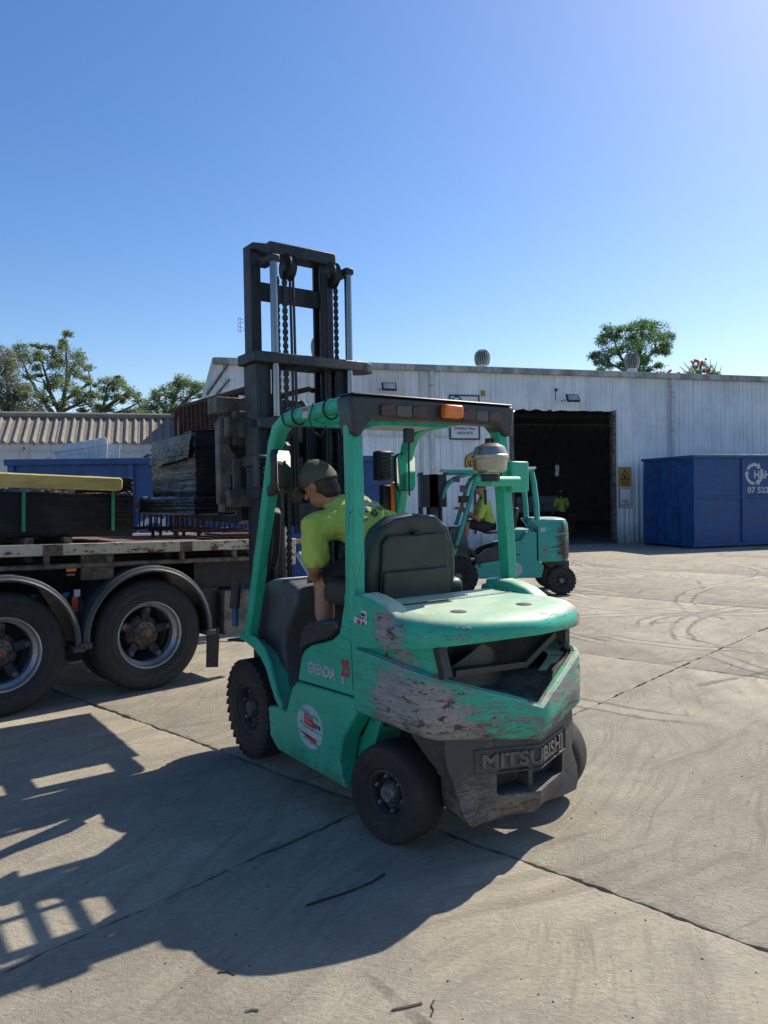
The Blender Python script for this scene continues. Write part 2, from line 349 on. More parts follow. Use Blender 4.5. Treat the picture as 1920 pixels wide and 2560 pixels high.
m_joint = mottled('joint_dirt', (.035, .032, .03), (.085, .078, .07), 20, .95, 0, .8, 70, bd=.02)
g = MB(); g.add([(-300, -300, -.045), (300, -300, -.045), (300, 300, -.045), (-300, 300, -.045)], [(0, 1, 2, 3)])
ground = structure(g.build('ground', m_joint))
AX, BX = Vector((.735, -.678, 0)), Vector((.678, .735, 0)); JO = Vector((-.10, 4.30, 0)); SP = 4.5
def edge_pts(p, q, n, jit, rnd):
    out = []
    d = (q - p); nn = Vector((-d.y, d.x, 0)).normalized(); walk = 0
    for i in range(n):
        walk = walk * .72 + rnd.uniform(-1, 1) * jit
        out.append(p + d * (i / n) + nn * walk * (0 if i == 0 else 1))
    return out
rnd = random.Random(3)
for i in range(-7, 8):
    for j in range(-4, 9):
        c = JO + AX * ((i + .5) * SP) + BX * ((j + .5) * SP)
        if not (-24 < c.x < 27 and -9 < c.y < 38): continue
        near = c.xy.length < 13; gp = .012; ga = .007
        cs = [JO + AX * (a) + BX * (b) for a, b in ((i * SP + ga, j * SP + gp), ((i + 1) * SP - ga, j * SP + gp), ((i + 1) * SP - ga, (j + 1) * SP - gp), (i * SP + ga, (j + 1) * SP - gp))]
        top = []
        for k in range(4): top += edge_pts(cs[k], cs[(k + 1) % 4], 150 if near else 16, .009 if near else .010, rnd)
        cen = sum(top, Vector()) / len(top)
        dz = rnd.uniform(-.003, .0)
        ins = [p + (cen - p).normalized() * (.018 + rnd.uniform(0, .012)) for p in top]
        m = MB(); n = len(top)
        m.add([(p.x, p.y, dz) for p in ins] + [(p.x, p.y, dz - .007) for p in top] + [(p.x, p.y, -.05) for p in top],
              [tuple(range(n))] + [(a + n, (a + 1) % n + n, (a + 1) % n, a) for a in range(n)] + [(a + 2 * n, (a + 1) % n + 2 * n, (a + 1) % n + n, a + n) for a in range(n)])
        m.build('concrete_slab', m_conc, ground, smooth=50, recalc=False)

# ------------------------------------------------------------------ big corrugated shed
S0 = Vector((8.011, 26.137, 0)); SA = math.atan2(.279, .960)
def clad(name, a, b, dirt, seed=0):
    t = NT(name); o = t.co(loc=(seed, 0, 0)); col = t.mix(t.ramp(t.noise(o, .8, 6, .6), .3, .7), a, b)
    st = t.noise(t.co((2.6, 2.6, .16), loc=(seed, 0, 0)), 2, 8, .7); col = t.mix(t.ramp(st, .48, .78, 0, dirt), col, (.16, .155, .14))
    z = t.sep()[2]; low = t.ramp(z, 0, .9, .7, 0); col = t.mix(t.math('MULTIPLY', low, t.ramp(st, .3, .6)), col, (.12, .09, .07))
    return t.out(col, .5, .1, t.bump(t.noise(o, 30, 4, .6), .1, .004))
m_clad = clad('white_cladding', (.62, .66, .69), (.80, .83, .85), .42)
m_clad_old = clad('white_cladding_stained', (.60, .62, .62), (.74, .76, .75), .6, 5)
m_trim = mottled('shed_trim', (.50, .52, .52), (.62, .63, .62), 3, .5, .1, .1, 30)
m_gutter = mottled('gutter_dirty', (.22, .23, .21), (.50, .51, .48), 2.5, .6, .1, .3, 14, (1, 1, .4))
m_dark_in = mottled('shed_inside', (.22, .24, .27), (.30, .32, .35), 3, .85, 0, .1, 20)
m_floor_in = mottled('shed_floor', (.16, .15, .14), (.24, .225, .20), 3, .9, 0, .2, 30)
shed = empty('corrugated_shed', S0, SA, 'long white corrugated metal shed with open dark doorway across the yard', 'shed')
EV = 5.72; RIB = .195
def sheet(x0, x1, z0, z1, mat_, ztop=None, zb=None):
    """one cladding sheet: trapezoid ribs standing proud of the pan"""
    m = MB(); n = max(1, round((x1 - x0) / RIB)); p = (x1 - x0) / n; prof = []
    for k in range(n):
        a = x0 + k * p; prof += [(a, 0), (a + p * .58, 0), (a + p * .68, -.032), (a + p * .88, -.032)]
    prof.append((x1, 0)); zt = ztop or (lambda x: z1); zb_ = zb or (lambda x: z0)
    m.loft([[(x, y, zb_(x)) for x, y in prof], [(x, y, zt(x)) for x, y in prof]], closed=False, cap=False)
    return m.build('wall_sheet', mat_, shed, recalc=False)
DX0, DX1, DZ = -3.93, -.12, 4.53
x = -13.38
rnd = random.Random(11)
xs = []
while x < 15.5:
    xs.append(x); x += .78
for k, a in enumerate(xs):
    b = a + .78 - .004
    if b <= DX0 + .02 or a >= DX1 - .02:
        if a < -7.1: sheet(a, b, 3.62, EV, m_clad_old); sheet(a, b, 0, 3.62 - .004, m_clad)
        elif a < DX0: sheet(a, b, 0, EV, m_clad)
        else: sheet(a, b, 0, EV, m_clad)
    else:
        aa, bb_ = max(a, -99), b
        if a < DX0 < b: sheet(a, DX0, 0, DZ, m_clad)
        if a < DX1 < b: sheet(DX1, b, 0, DZ, m_clad)
        ph = rnd.uniform(0, 6); sheet(a, b, DZ, EV, m_clad, zb=lambda q, ph=ph: DZ + .03 * math.sin(q * 11 + ph) * (1 if q < -2.3 else .3))
# raked left end beyond the last full sheet
m = MB(); m.add([(-14.0, 0, 0), (-13.385, 0, 0), (-13.385, 0, EV + .12), (-13.42, 0, EV + .12), (-14.0, 0, 3.9)], [(0, 1, 2, 3, 4)]); m.build('end_panel', m_clad_old, shed)
MB().bar((-13.46, -.04, EV + .16), (-14.02, -.04, 3.9), .10, .05, (0, 1, 0)).build('end_flashing', m_trim, shed)
for p, q in (((-13.68, -.05, 4.80), (-13.06, -.05, 5.70)), ((-13.42, -.05, 4.80), (-13.02, -.05, 5.27))):
    MB().bar(p, q, .06, .05, (0, 1, 0)).build('wall_brace', m_plate, shed)
MB().prism([(-.16, 5.70), (-.16, 5.87), (-.145, 5.87), (-.145, 5.72), (.0, 5.72), (.0, 5.70)], 'x', -13.5, 16).build('gutter', m_gutter, shed)
MB().add([(-13.45, -.06, 5.87), (16.05, -.06, 5.87), (16.05, 9, 6.71), (-12.7, 9, 6.71), (-13.45, -.06, 5.905), (16.05, -.06, 5.905), (16.05, 9, 6.75), (-12.7, 9, 6.75)], [(0, 1, 2, 3), (4, 5, 6, 7), (0, 1, 5, 4), (1, 2, 6, 5), (2, 3, 7, 6), (3, 0, 4, 7)]).build('roof', m_trim, shed)
MB().prism([(9.0, 6.71), (9.0, 6.75), (18.0, 5.9), (18.0, 5.86)], 'x', -12.6, 16.05).build('roof', m_trim, shed)
for (x0, x1) in ((2.10, 2.28), (-6.82, -6.66)):
    m = MB(); xc = (x0 + x1) / 2; m.lathe([(.075, 0.02), (.075, 5.68)], (xc, -.12, 0), 'z', 14); o = m.build('downpipe', m_trim, shed, smooth=40)
    for zz in (1.9, 3.85, 5.2): MB().lathe([(.086, zz), (.086, zz + .05)], (xc, -.12, 0), 'z', 14).build('pipe_clip', m_gutter, o, smooth=40)
MB().bb(-7.1, -7.02, -.05, .0, 0, EV).build('corner_trim', m_trim, shed)
MB().bb(-8.6, -5.0, -.045, -.034, 3.60, 3.66).build('lap_trim', m_trim, shed)
MB().bb(DX1 - .05, DX1 + .07, -.07, .12, 0, DZ + .02).build('door_jamb', m_plate, shed, bevel=.006)
MB().bb(DX1 + .075, DX1 + .14, -.075, -.04, .4, DZ + .05).build('door_jamb_trim', m_trim, shed, bevel=.006)
MB().bb(DX0 - .07, DX0 + .05, -.07, .12, 0, DZ + .02).build('door_jamb', m_plate, shed, bevel=.006)
MB().bb(DX0, DX1, .04, .14, DZ + .05, DZ + .22).build('door_lintel', m_dark_in, shed)
m = MB(); m.bb(-13.38, 16, .06, .10, 0.0, 5.7); lin = MB()
lin.bb(-13.3, DX0 - .08, .05, .10, 0, 5.68).bb(DX1 + .13, 15.9, .05, .10, 0, 5.68).bb(DX0 - .08, DX1 + .13, .15, .20, DZ + .22, 5.68)
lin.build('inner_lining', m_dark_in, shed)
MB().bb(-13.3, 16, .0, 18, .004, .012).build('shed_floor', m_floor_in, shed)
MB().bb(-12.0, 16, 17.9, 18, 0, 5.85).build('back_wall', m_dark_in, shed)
MB().prism([(-13.40, .1), (-13.32, .1), (-11.9, 18), (-12.0, 18)], 'z', 0, 5.7).build('side_wall', m_dark_in, shed); MB().bb(15.9, 16, 0, 18, 0, 5.85).build('side_wall', m_dark_in, shed)
for yy in (4, 8, 12): MB().bb(-12.2, 15.9, yy, yy + .18, 5.55, 5.8).build('rafter', m_dark_in, shed)
# roof ventilators
def ventilator(x, y, zb, zt, label):
    v = empty('roof_ventilator', S0 + Matrix.Rotation(SA, 3, 'Z') @ Vector((x, y, zb)), SA, label, 'ventilator', 'spinning roof ventilators')
    h = zt - zb; r_ = .255
    MB().lathe([(r_ * .98, -.1), (r_ * .72, h * .22), (r_ * .72, h * .40)], n=20).build('base', m_trim, v, smooth=30)
    hd = MB().lathe([(r_ * .70, h * .38), (r_ * .9, h * .5), (r_ * .93, h * .7), (r_ * .7, h * .9), (r_ * .2, h * .99)], n=24).build('head', m_mast, v, smooth=60)
    bl = MB()
    for k in range(26):
        a = 2 * math.pi * k / 26; path = []
        for t_ in range(7):
            q = t_ / 6; rr = r_ * (.76 + .34 * math.sin(math.pi * (.12 + q * .8))) * (1 if q < .8 else 1 - (q - .8) * 2.2); aa = a + q * .25
            path.append((rr * math.cos(aa), rr * math.sin(aa), h * (.4 + .59 * q)))
        bl.tube(path, .017, 4)
    bl.build('vane', m_gutter, hd)['kind'] = 'stuff'
ventilator(-9.7, 3.0, 6.15, 7.30, 'finned roof ventilator on the white shed, seen through the raised mast')
ventilator(-3.62, 3.0, 6.15, 7.06, 'middle finned roof ventilator standing alone above the shed gutter')
ventilator(2.7, 3.0, 6.15, 7.22, 'finned roof ventilator standing in front of the leafy green tree')
# antenna on the roof
an = empty('tv_antenna', S0 + Matrix.Rotation(SA, 3, 'Z') @ Vector((-11.89, 5, 6.3)), SA, 'thin television antenna on a guyed pole at the left roof end', 'antenna')
MB().lathe([(.022, 0), (.022, 2.1)], n=8).build('pole', m_mast, an)
for q in ((-.55, 0, 0), (.35, .3, 0), (.2, -.4, 0)): MB().tube([(0, 0, .9), q], .010, 5).build('stay', m_mast, an)
an_m = MB()
for zz in (1.55, 1.85): an_m.tube([(-.34, 0, zz + .1), (0, 0, zz), (-.34, 0, zz - .08)], .010, 5); an_m.tube([(0, 0, zz), (.18, 0, zz + .05)], .010, 5)
for xx in (-.36, -.28): an_m.tube([(xx, 0, 1.45), (xx, 0, 1.98)], .008, 5)
an_m.build('aerial', m_mast, an)
# floodlights
m_flood = mottled('flood_glass', (.35, .34, .30), (.45, .44, .40), 4, .2, 0, .05, 30)
def flood(x, z, label, sc=1):
    f = empty('floodlight', S0 + Matrix.Rotation(SA, 3, 'Z') @ Vector((x, -.05, z)), SA, label, 'floodlight', 'floodlights on the shed wall')
    rx = Matrix.Rotation(R(-28), 3, 'X')
    MB().box((0, -.42, .05), (.46 * sc, .07, .27 * sc), rx).build('housing', m_black, f, bevel=.01)
    MB().box(Vector((0, -.42, .05)) + rx @ Vector((0, -.038, 0)), (.38 * sc, .012, .20 * sc), rx).build('lens', m_flood, f)
    MB().bar((-.2, 0, 0), (-.2, -.40, .0), .03, .02).bar((.2, 0, 0), (.2, -.40, .0), .03, .02).build('bracket', m_black, f)
flood(-1.93, 4.84, 'floodlight on the shed wall directly above the open doorway')
flood(-8.25, 5.06, 'floodlight on the stained shed wall just above the forklift roof')
MB().bb(-2.35, -2.28, -.09, -.03, 5.16, 5.26).build('junction_box', m_black, shed); MB().bb(-2.33, -2.31, -.05, -.035, 4.85, 5.16).build('conduit', m_black, shed)
MB().bb(-5.02, -4.9, -.09, -.03, 4.95, 5.12).build('junction_box', m_fork_y, shed)
# signs on the wall (shed-local x, z)
def on_shed(name, x0, x1, z0, z1, mat_, label, cat, y=-.06, border=None, bm=None):
    p = S0 + Matrix.Rotation(SA, 3, 'Z') @ Vector(((x0 + x1) / 2, y, (z0 + z1) / 2)); e = empty(name, p, SA, label, cat)
    w_, h_ = x1 - x0, z1 - z0
    b = MB().box((0, 0, 0), (w_, .014, h_)).build('board', bm or mat_, e, bevel=.003)
    if bm is not None: MB().box((0, -.009, 0), (w_ - border, .006, h_ - border)).build('face', mat_, e)
    return e, w_, h_
XD, YD = (1, 0, 0), (0, 0, 1)
def ring_arrows(parent, c, r_, wd, mat_, yoff, n=2, start=0, mirror=1):
    """recycling ring: two swept arrows"""
    for k in range(n):
        a0 = start + k * 2 * math.pi / n; span = 2 * math.pi / n * .74; pts_o = []; pts_i = []
        for i in range(13):
            a = a0 - span * i / 12; pts_o.append((c[0] + (r_ + wd / 2) * math.cos(a) * mirror, c[1] + (r_ + wd / 2) * math.sin(a))); pts_i.append((c[0] + (r_ - wd / 2) * math.cos(a) * mirror, c[1] + (r_ - wd / 2) * math.sin(a)))
        a = a0 - span; tip = a - .42
        hd = [(c[0] + (r_ + wd * 1.15) * math.cos(a) * mirror, c[1] + (r_ + wd * 1.15) * math.sin(a)), (c[0] + r_ * math.cos(tip) * mirror, c[1] + r_ * math.sin(tip)), (c[0] + (r_ - wd * 1.15) * math.cos(a) * mirror, c[1] + (r_ - wd * 1.15) * math.sin(a))]
        m = MB(); m.prism(pts_o + hd + pts_i[::-1], 'y', yoff, yoff - .003); m.build('logo_arrow', mat_, parent)
e, w_, h_ = on_shed('company_sign', -6.13, -5.09, 3.53, 4.97, m_white, 'white company board with navy border and black lettering on the shed wall', 'sign', border=.10, bm=m_navy)
ring_arrows(e, (-.27, .50), .155, .05, m_navy, -.013, 3, R(120))
text('lettering', 'H&H', .2, m_navy, e, (-.14, -.014, .46), XD, YD, .006, fit=.30); text('lettering', 'METAL', .14, m_navy, e, (.22, -.014, .46), XD, YD, .004, fit=.36)
text('lettering', '4447480', .12, m_ink, e, (.06, -.014, -.21), XD, YD, .004); text('lettering', 'DONALD HALL', .12, m_ink, e, (.0, -.014, -.36), XD, YD, .004, fit=.74); text('lettering', 'ASSOCIATE', .12, m_ink, e, (0, -.014, -.51), XD, YD, .004, fit=.56)
e = empty('slow_sign', S0 + Matrix.Rotation(SA, 3, 'Z') @ Vector((-5.28, -.07, 2.78)), SA, 'round orange SLOW paddle sign fixed to the shed wall', 'sign')
MB().lathe([(.345, -.006), (.345, .006)], ax='y', n=36).build('rim', m_ink, e); MB().lathe([(.32, -.010), (.32, -.007)], ax='y', n=36).build('disc', m_yel, e)
text('lettering', 'SLOW', .25, m_ink, e, (0, -.012, -.03), XD, YD, .008, fit=.52); MB().bb(-.3, .3, -.014, -.011, -.34, -.16).build('lower_band', m_ink, e); MB().bb(-.03, .03, -.005, .02, -2.3, -.34).build('handle', m_ink, e)
e, w_, h_ = on_shed('forklift_warning_sign', .04, .54, 1.95, 2.62, m_fork_y, 'ochre warning sign with black triangle reading forklifts in use', 'sign')
tri = [(-.20, -.10), (.20, -.10), (0, .27)]; tr2 = [(-.145, -.068), (.145, -.068), (0, .20)]
MB().prism(tri, 'y', -.009, -.012).build('triangle', m_ink, e); MB().prism(tr2, 'y', -.013, -.015).build('triangle_field', m_fork_y, e)
m = MB(); m.prism([(-.07, -.05), (.05, -.05), (.05, -.01), (.02, 0), (.01, .07), (-.05, .07), (-.05, -.01), (-.07, -.01)], 'y', -.016, -.018); m.build('pictogram', m_ink, e)
text('lettering', 'FORKLIFTS', .085, m_ink, e, (0, -.011, -.175), XD, YD, .002, fit=.36); text('lettering', 'IN USE', .085, m_ink, e, (0, -.011, -.265), XD, YD, .002)
e, w_, h_ = on_shed('no_entry_sign', .07, .52, 1.22, 1.89, m_white, 'white NO ENTRY sign below the warning triangle on the shed wall', 'sign', border=.03, bm=m_ink)
text('lettering', 'NO', .16, m_ink, e, (0, -.014, -.11), XD, YD, .004); text('lettering', 'ENTRY', .15, m_ink, e, (0, -.014, -.25), XD, YD, .003, fit=.38)
# inside the doorway
sh = lambda x, y, z=0: S0 + Matrix.Rotation(SA, 3, 'Z') @ Vector((x, y, z))
m_emit = bpy.data.materials.new('lamp_glow'); m_emit.use_nodes = True; bs = m_emit.node_tree.nodes['Principled BSDF']; bs.inputs['Base Color'].default_value = (.9, .9, .85, 1); bs.inputs['Emission Color'].default_value = (1, .96, .86, 1); bs.inputs['Emission Strength'].default_value = 3.2
e = empty('ceiling_lamp', sh(-2.45, 3.2, 4.86), SA, 'small lit lamp hanging just inside the top of the doorway', 'lamp'); MB().ball((0, 0, 0), (.20, .12, .05)).build('diffuser', m_emit, e, smooth=60); MB().bb(-.2, .2, -.04, .04, .05, .09).bb(-.01, .01, -.01, .01, .09, .9).build('fitting', m_trim, e)
m_carton = mottled('pale_bales', (.30, .31, .32), (.42, .42, .42), 4, .8, 0, .2, 30)
m_shelf = mottled('shelf_rust', (.10, .045, .035), (.15, .07, .05), 6, .8, .1, .2, 40)
for (x0, x1, z, lab) in ((-.95, .95, 1.55, 'dark steel bench inside the shed stacked with pale cartons at the right'), (-5.2, -3.0, 1.35, 'dark steel bench inside the shed with cartons behind the far forklift')):
    e = empty('work_bench', sh((x0 + x1) / 2, 6.0), SA, lab, 'bench'); L_ = (x1 - x0)
    MB().bb(-L_ / 2, L_ / 2, -.4, .4, .92, 1.0).build('bench_top', m_shelf, e)
    for sx in (-1, 1):
        for sy in (-1, 1): MB().bb(sx * (L_ / 2 - .1) - .04, sx * (L_ / 2 - .1) + .04, sy * .34 - .04, sy * .34 + .04, 0, .92).build('leg', m_shelf, e)
    k = 0
    for zz in (1.003, 1.333):
        col_ = 0
        xx = x0
        while xx < x1 - .5:
            wd = .52 + .1 * ((k * 7) % 3); k += 1
            cb = MB().bb(-wd / 2, wd / 2, -.22, .22, 0, .31).build('carton', m_carton, None, bevel=.01); cb.location = sh(xx + wd / 2, 6.0 - .05 * (k % 2), zz); cb.rotation_euler = (0, 0, SA)
            tag(cb, 'pale carton, %s from left in %s row on the %s' % (('first', 'second', 'third', 'fourth')[col_], 'lower' if zz < 1.2 else 'upper', 'right bench in the doorway' if x0 > -2 else 'bench behind the far forklift'), 'carton', 'cartons on the benches in the shed'); xx += wd + .03; col_ += 1
e = empty('hanging_tag', sh(-.62, 3.0, 2.62), SA, 'pale torn notice hanging in the dark doorway', 'notice'); MB().prism([(-.09, -.2), (.07, -.22), (.1, .1), (.09, .22), (-.08, .21), (-.05, .03)], 'y', -.004, .004).build('paper', m_white, e); MB().bb(-.004, .004, -.004, .004, .21, 2.4).build('string', m_ink, e)
st = empty('crate_stack', sh(.25, 4.2), SA, 'tall reddish timber crate just inside the doorway', 'crate'); MB().bb(-.55, .35, -.4, .4, 0, .95).build('crate_body', m_shelf, st, bevel=.01)
for zz in (.15, .45, .75): MB().bb(-.57, .37, -.43, -.405, zz - .06, zz + .06).build('slat', m_shelf, st)

# ------------------------------------------------------------------ low asbestos-roofed building on the left
def roofmat():
    t = NT('old_fibre_cement'); o = t.co(); n1 = t.noise(o, 3, 9, .7); col = t.mix(t.ramp(n1, .3, .7), (.19, .165, .13), (.27, .24, .195))
    n2 = t.noise(t.co((6, 1.2, 1.2)), 3, 8, .7); col = t.mix(t.ramp(n2, .5, .75, 0, .6), col, (.12, .105, .085)); return t.out(col, .9, 0, t.bump(n1, .4, .02))
m_roof = roofmat()
def peelmat():
    t = NT('peeling_white_wall'); o = t.co(); n1 = t.noise(t.co((1, 1, 1.4)), 3.2, 9, .68, .3); chip = t.ramp(n1, .60, .615)
    st = t.ramp(t.noise(t.co((3, 3, .25)), 2, 6, .7), .5, .75, 0, .6); col = t.mix(st, (.52, .53, .52), (.18, .17, .15)); col = t.mix(chip, col, (.055, .05, .045)); return t.out(col, .8, 0, t.bump(chip, .4, .01))
m_peel = peelmat()
low = empty('low_shed', (-11.1, 21.95, 0), SA, 'low building with grey ribbed fibre-cement roof behind the left bin', 'building')
PI_ = .255; n_r = 43; X0 = -5.15; zf, yr, zr = 3.47, 1.35, 4.36
rib = MB(); prof = [(0, 0), (.085, 0), (.12, .05), (.155, .075), (.19, .05), (.225, 0), (PI_, 0)]
rib.loft([[(x_, 0, zf + z_) for x_, z_ in prof], [(x_, yr, zr + z_) for x_, z_ in prof]], closed=False, cap=False)
rib.add([(.085, -.012, zf - .03), (.225, -.012, zf - .03), (.19, -.012, zf + .05), (.155, -.012, zf + .075), (.12, -.012, zf + .05)], [(0, 1, 2, 3, 4)])
rme = rib.mesh('roof_sheet', recalc=False); rme.materials.append(m_roof)
for k in range(n_r):
    o = bpy.data.objects.new('roof_sheet', rme); COL.objects.link(o); o.parent = low; o.location = (X0 + k * (PI_ + .002), random.uniform(-.012, .012), random.uniform(-.01, .008))
W_ = n_r * (PI_ + .002)
MB().tube([(X0, yr, zr + .06), (X0 + W_, yr, zr + .06)], .10, 10).build('ridge_cap', m_roof, low, smooth=60)
MB().prism([(yr, zr - .02), (2 * yr, zf), (2 * yr, zf + .05), (yr, zr + .04)], 'x', X0, X0 + W_).build('rear_roof', m_roof, low)
MB().bb(X0, X0 + W_, .06, .14, 2.98, 3.50).build('upper_fascia', m_peel, low); MB().bb(X0, X0 + W_, .02, .055, 3.22, 3.25).build('fascia_batten', m_peel, low)
MB().bb(X0, X0 + W_, .14, 2 * yr - .1, 0, 3.42).build('wall', m_peel, low)

# ------------------------------------------------------------------ skip bins
def skip_bin(loc, rz, L_, D_, H_, label, ribs, midz, logo, post=True):
    b = empty('skip_bin', loc, rz, label, 'skip bin', 'blue scrap bins'); t_ = .06; z0 = .16
    MB().bb(0, L_, 0, t_, z0, H_ - .1).build('front_wall', m_blue, b); MB().bb(0, L_, D_ - t_, D_, z0, H_ - .1).build('rear_wall', m_blue, b)
    MB().bb(0, t_, t_ + .002, D_ - t_ - .002, z0, H_ - .1).build('end_wall', m_blue, b); MB().bb(L_ - t_, L_, t_ + .002, D_ - t_ - .002, z0, H_ - .1).build('end_wall', m_blue, b)
    MB().bb(t_, L_ - t_, t_, D_ - t_, z0, z0 + .06).build('floor_plate', m_blue, b)
    MB().bb(-.05, L_ + .05, -.07, .09, H_ - .1, H_).build('top_rail', m_blue, b, bevel=.012); MB().bb(-.05, L_ + .05, D_ - .09, D_ + .07, H_ - .1, H_).build('top_rail', m_blue, b, bevel=.012)
    for xx in (0, L_): MB().bb(xx - .052, xx + .052, .092, D_ - .092, H_ - .098, H_ - .004).build('top_rail', m_blue, b, bevel=.012)
    for xx in ribs: MB().bb(xx - .05, xx + .05, -.055, -.002, z0, H_ - .102).build('rib', m_blue, b, bevel=.008)
    for a, c in zip(ribs[:-1], ribs[1:]): MB().bb(a + .052, c - .052, -.04, -.002, midz - .035, midz + .035).build('mid_rail', m_blue, b, bevel=.008)
    MB().bb(-.02, L_ + .02, -.05, D_ + .05, z0 - .10, z0 - .003).build('base_rail', m_blue, b)
    for yy in (.3, D_ - .3): MB().bb(-.15, L_ - .2, yy - .08, yy + .08, .0, z0 - .105).build('skid', m_black, b)
    # end bracing
    for yy in (.62, D_ - .62): MB().bar((-.05, yy, z0), (-.02, yy + (.25 if yy < 1 else -.25), H_ - .15), .09, .06, (1, 0, 0)).build('end_brace', m_blue, b)
    lx, lz, s = logo
    ring_arrows(b, (lx, lz), .30 * s, .10 * s, m_print, -.006, 3, R(150))
    text('lettering', 'H&H', .34 * s, m_print, b, (lx + .30 * s, -.008, lz - .03 * s), XD, YD, .012 * s, fit=.62 * s); text('lettering', 'METAL', .26 * s, m_print, b, (lx + 1.06 * s, -.008, lz - .05 * s), XD, YD, .010 * s)
    text('lettering', '07 5228', .26 * s, m_print, b, (lx + .22 * s, -.008, lz - .52 * s), XD, YD, .008 * s, fit=.98 * s)
    return b
LB = math.atan2(.6, 6.25)
skip_bin((-5.91, 12.0, 0), LB, 6.3, 2.3, 2.43, 'blue scrap bin standing behind the flatbed trailer', [.05, 1.88, 3.75, 5.05, 6.22], 1.60, (2.22, 1.16, .92))
skip_bin((9.407, 23.138, 0), SA, 6.5, 2.45, 2.86, 'blue scrap bin standing beside the shed doorway at the right', [.05, 1.82, 3.6, 5.3, 6.42], 1.56, (2.27, 2.26, .98))
# pale plastic tub thrown on top of the bin
m_tub = mottled('tub_plastic', (.50, .53, .54), (.62, .64, .64), 4, .5, 0, .1, 30)
tb = empty('plastic_tub', (-4.98, 12.7, 2.52), LB + R(4), 'dirty white plastic tub lying tipped on top of the left bin', 'tub'); tb.rotation_euler = (R(-12), R(-9), LB + R(4)); tb.scale = (.6, .6, .6)
m = MB(); 
for a, b_, zz in ((-.8, .8, 0),): m.prism([(-.62, -.3), (.62, -.3), (.72, .18), (.66, .34), (-.3, .30), (-.74, .14)], 'y', -.30, -.27)
m.build('near_side', m_tub, tb, bevel=.01); MB().prism([(-.62, -.3), (.62, -.3), (.72, .18), (.66, .34), (-.3, .30), (-.74, .14)], 'y', .27, .30).build('far_side', m_tub, tb, bevel=.01)
MB().bar((.62, 0, -.3), (.72, 0, .2), .54, .03, (0, 1, 0)).build('end_side', m_tub, tb); MB().bb(-.62, .62, -.27, .27, -.31, -.28).build('base', m_tub, tb)
MB().bb(-.76, .70, -.34, -.30, .10, .16).build('rim_lip', m_tub, tb); MB().bb(.10, .16, -.335, -.302, -.25, .28).bb(.36, .42, -.335, -.302, -.25, .3).bb(-.35, .30, -.325, -.302, -.02, .04).build('stiffener', m_tub, tb)

# ------------------------------------------------------------------ trees
def leafmat(name, a, b, trans=.25):
    t = NT(name); n1 = t.noise(t.co(), .55, 4, .6); n2 = t.noise(t.co(), 6, 3, .6)
    col = t.mix(t.ramp(n1, .3, .7), a, b); col = t.mix(t.ramp(n2, .4, .7, 0, .5), col, tuple(x * 1.5 for x in b))
    m = t.out(col, .55); t.b.inputs['Subsurface Weight'].default_value = 0
    tr = t.n('ShaderNodeBsdfTranslucent'); t.l(col, tr.inputs[0]); mx = t.n('ShaderNodeMixShader'); mx.inputs[0].default_value = trans
    t.l(t.b.outputs[0], mx.inputs[1]); t.l(tr.outputs[0], mx.inputs[2]); t.l(mx.outputs[0], t.t.nodes['Material Output'].inputs[0]); return m
m_gum = leafmat('gum_leaves', (.13, .19, .09), (.21, .275, .11), .5); m_gum2 = leafmat('gum_leaves_grey', (.14, .17, .10), (.22, .24, .14), .45); m_pin = leafmat('feather_leaves', (.075, .17, .06), (.14, .25, .08), .5)
m_bark = mottled('pale_bark', (.15, .125, .10), (.28, .245, .20), 3, .85, 0, .3, 20); m_bark2 = mottled('grey_bark', (.10, .09, .08), (.18, .16, .14), 3, .85, 0, .3, 20)
m_flower = mottled('red_flowers', (.55, .04, .05), (.70, .09, .08), 6, .6, 0, .1, 20)
def wp(x, y, d):     # a point d metres out, seen along the photo direction x, y
    r_ = fw_ * 1900 + cr * (x - 960) - cu * (y - 1280); return Vector((0, 0, 1.76)) + r_ * (d / r_.y)
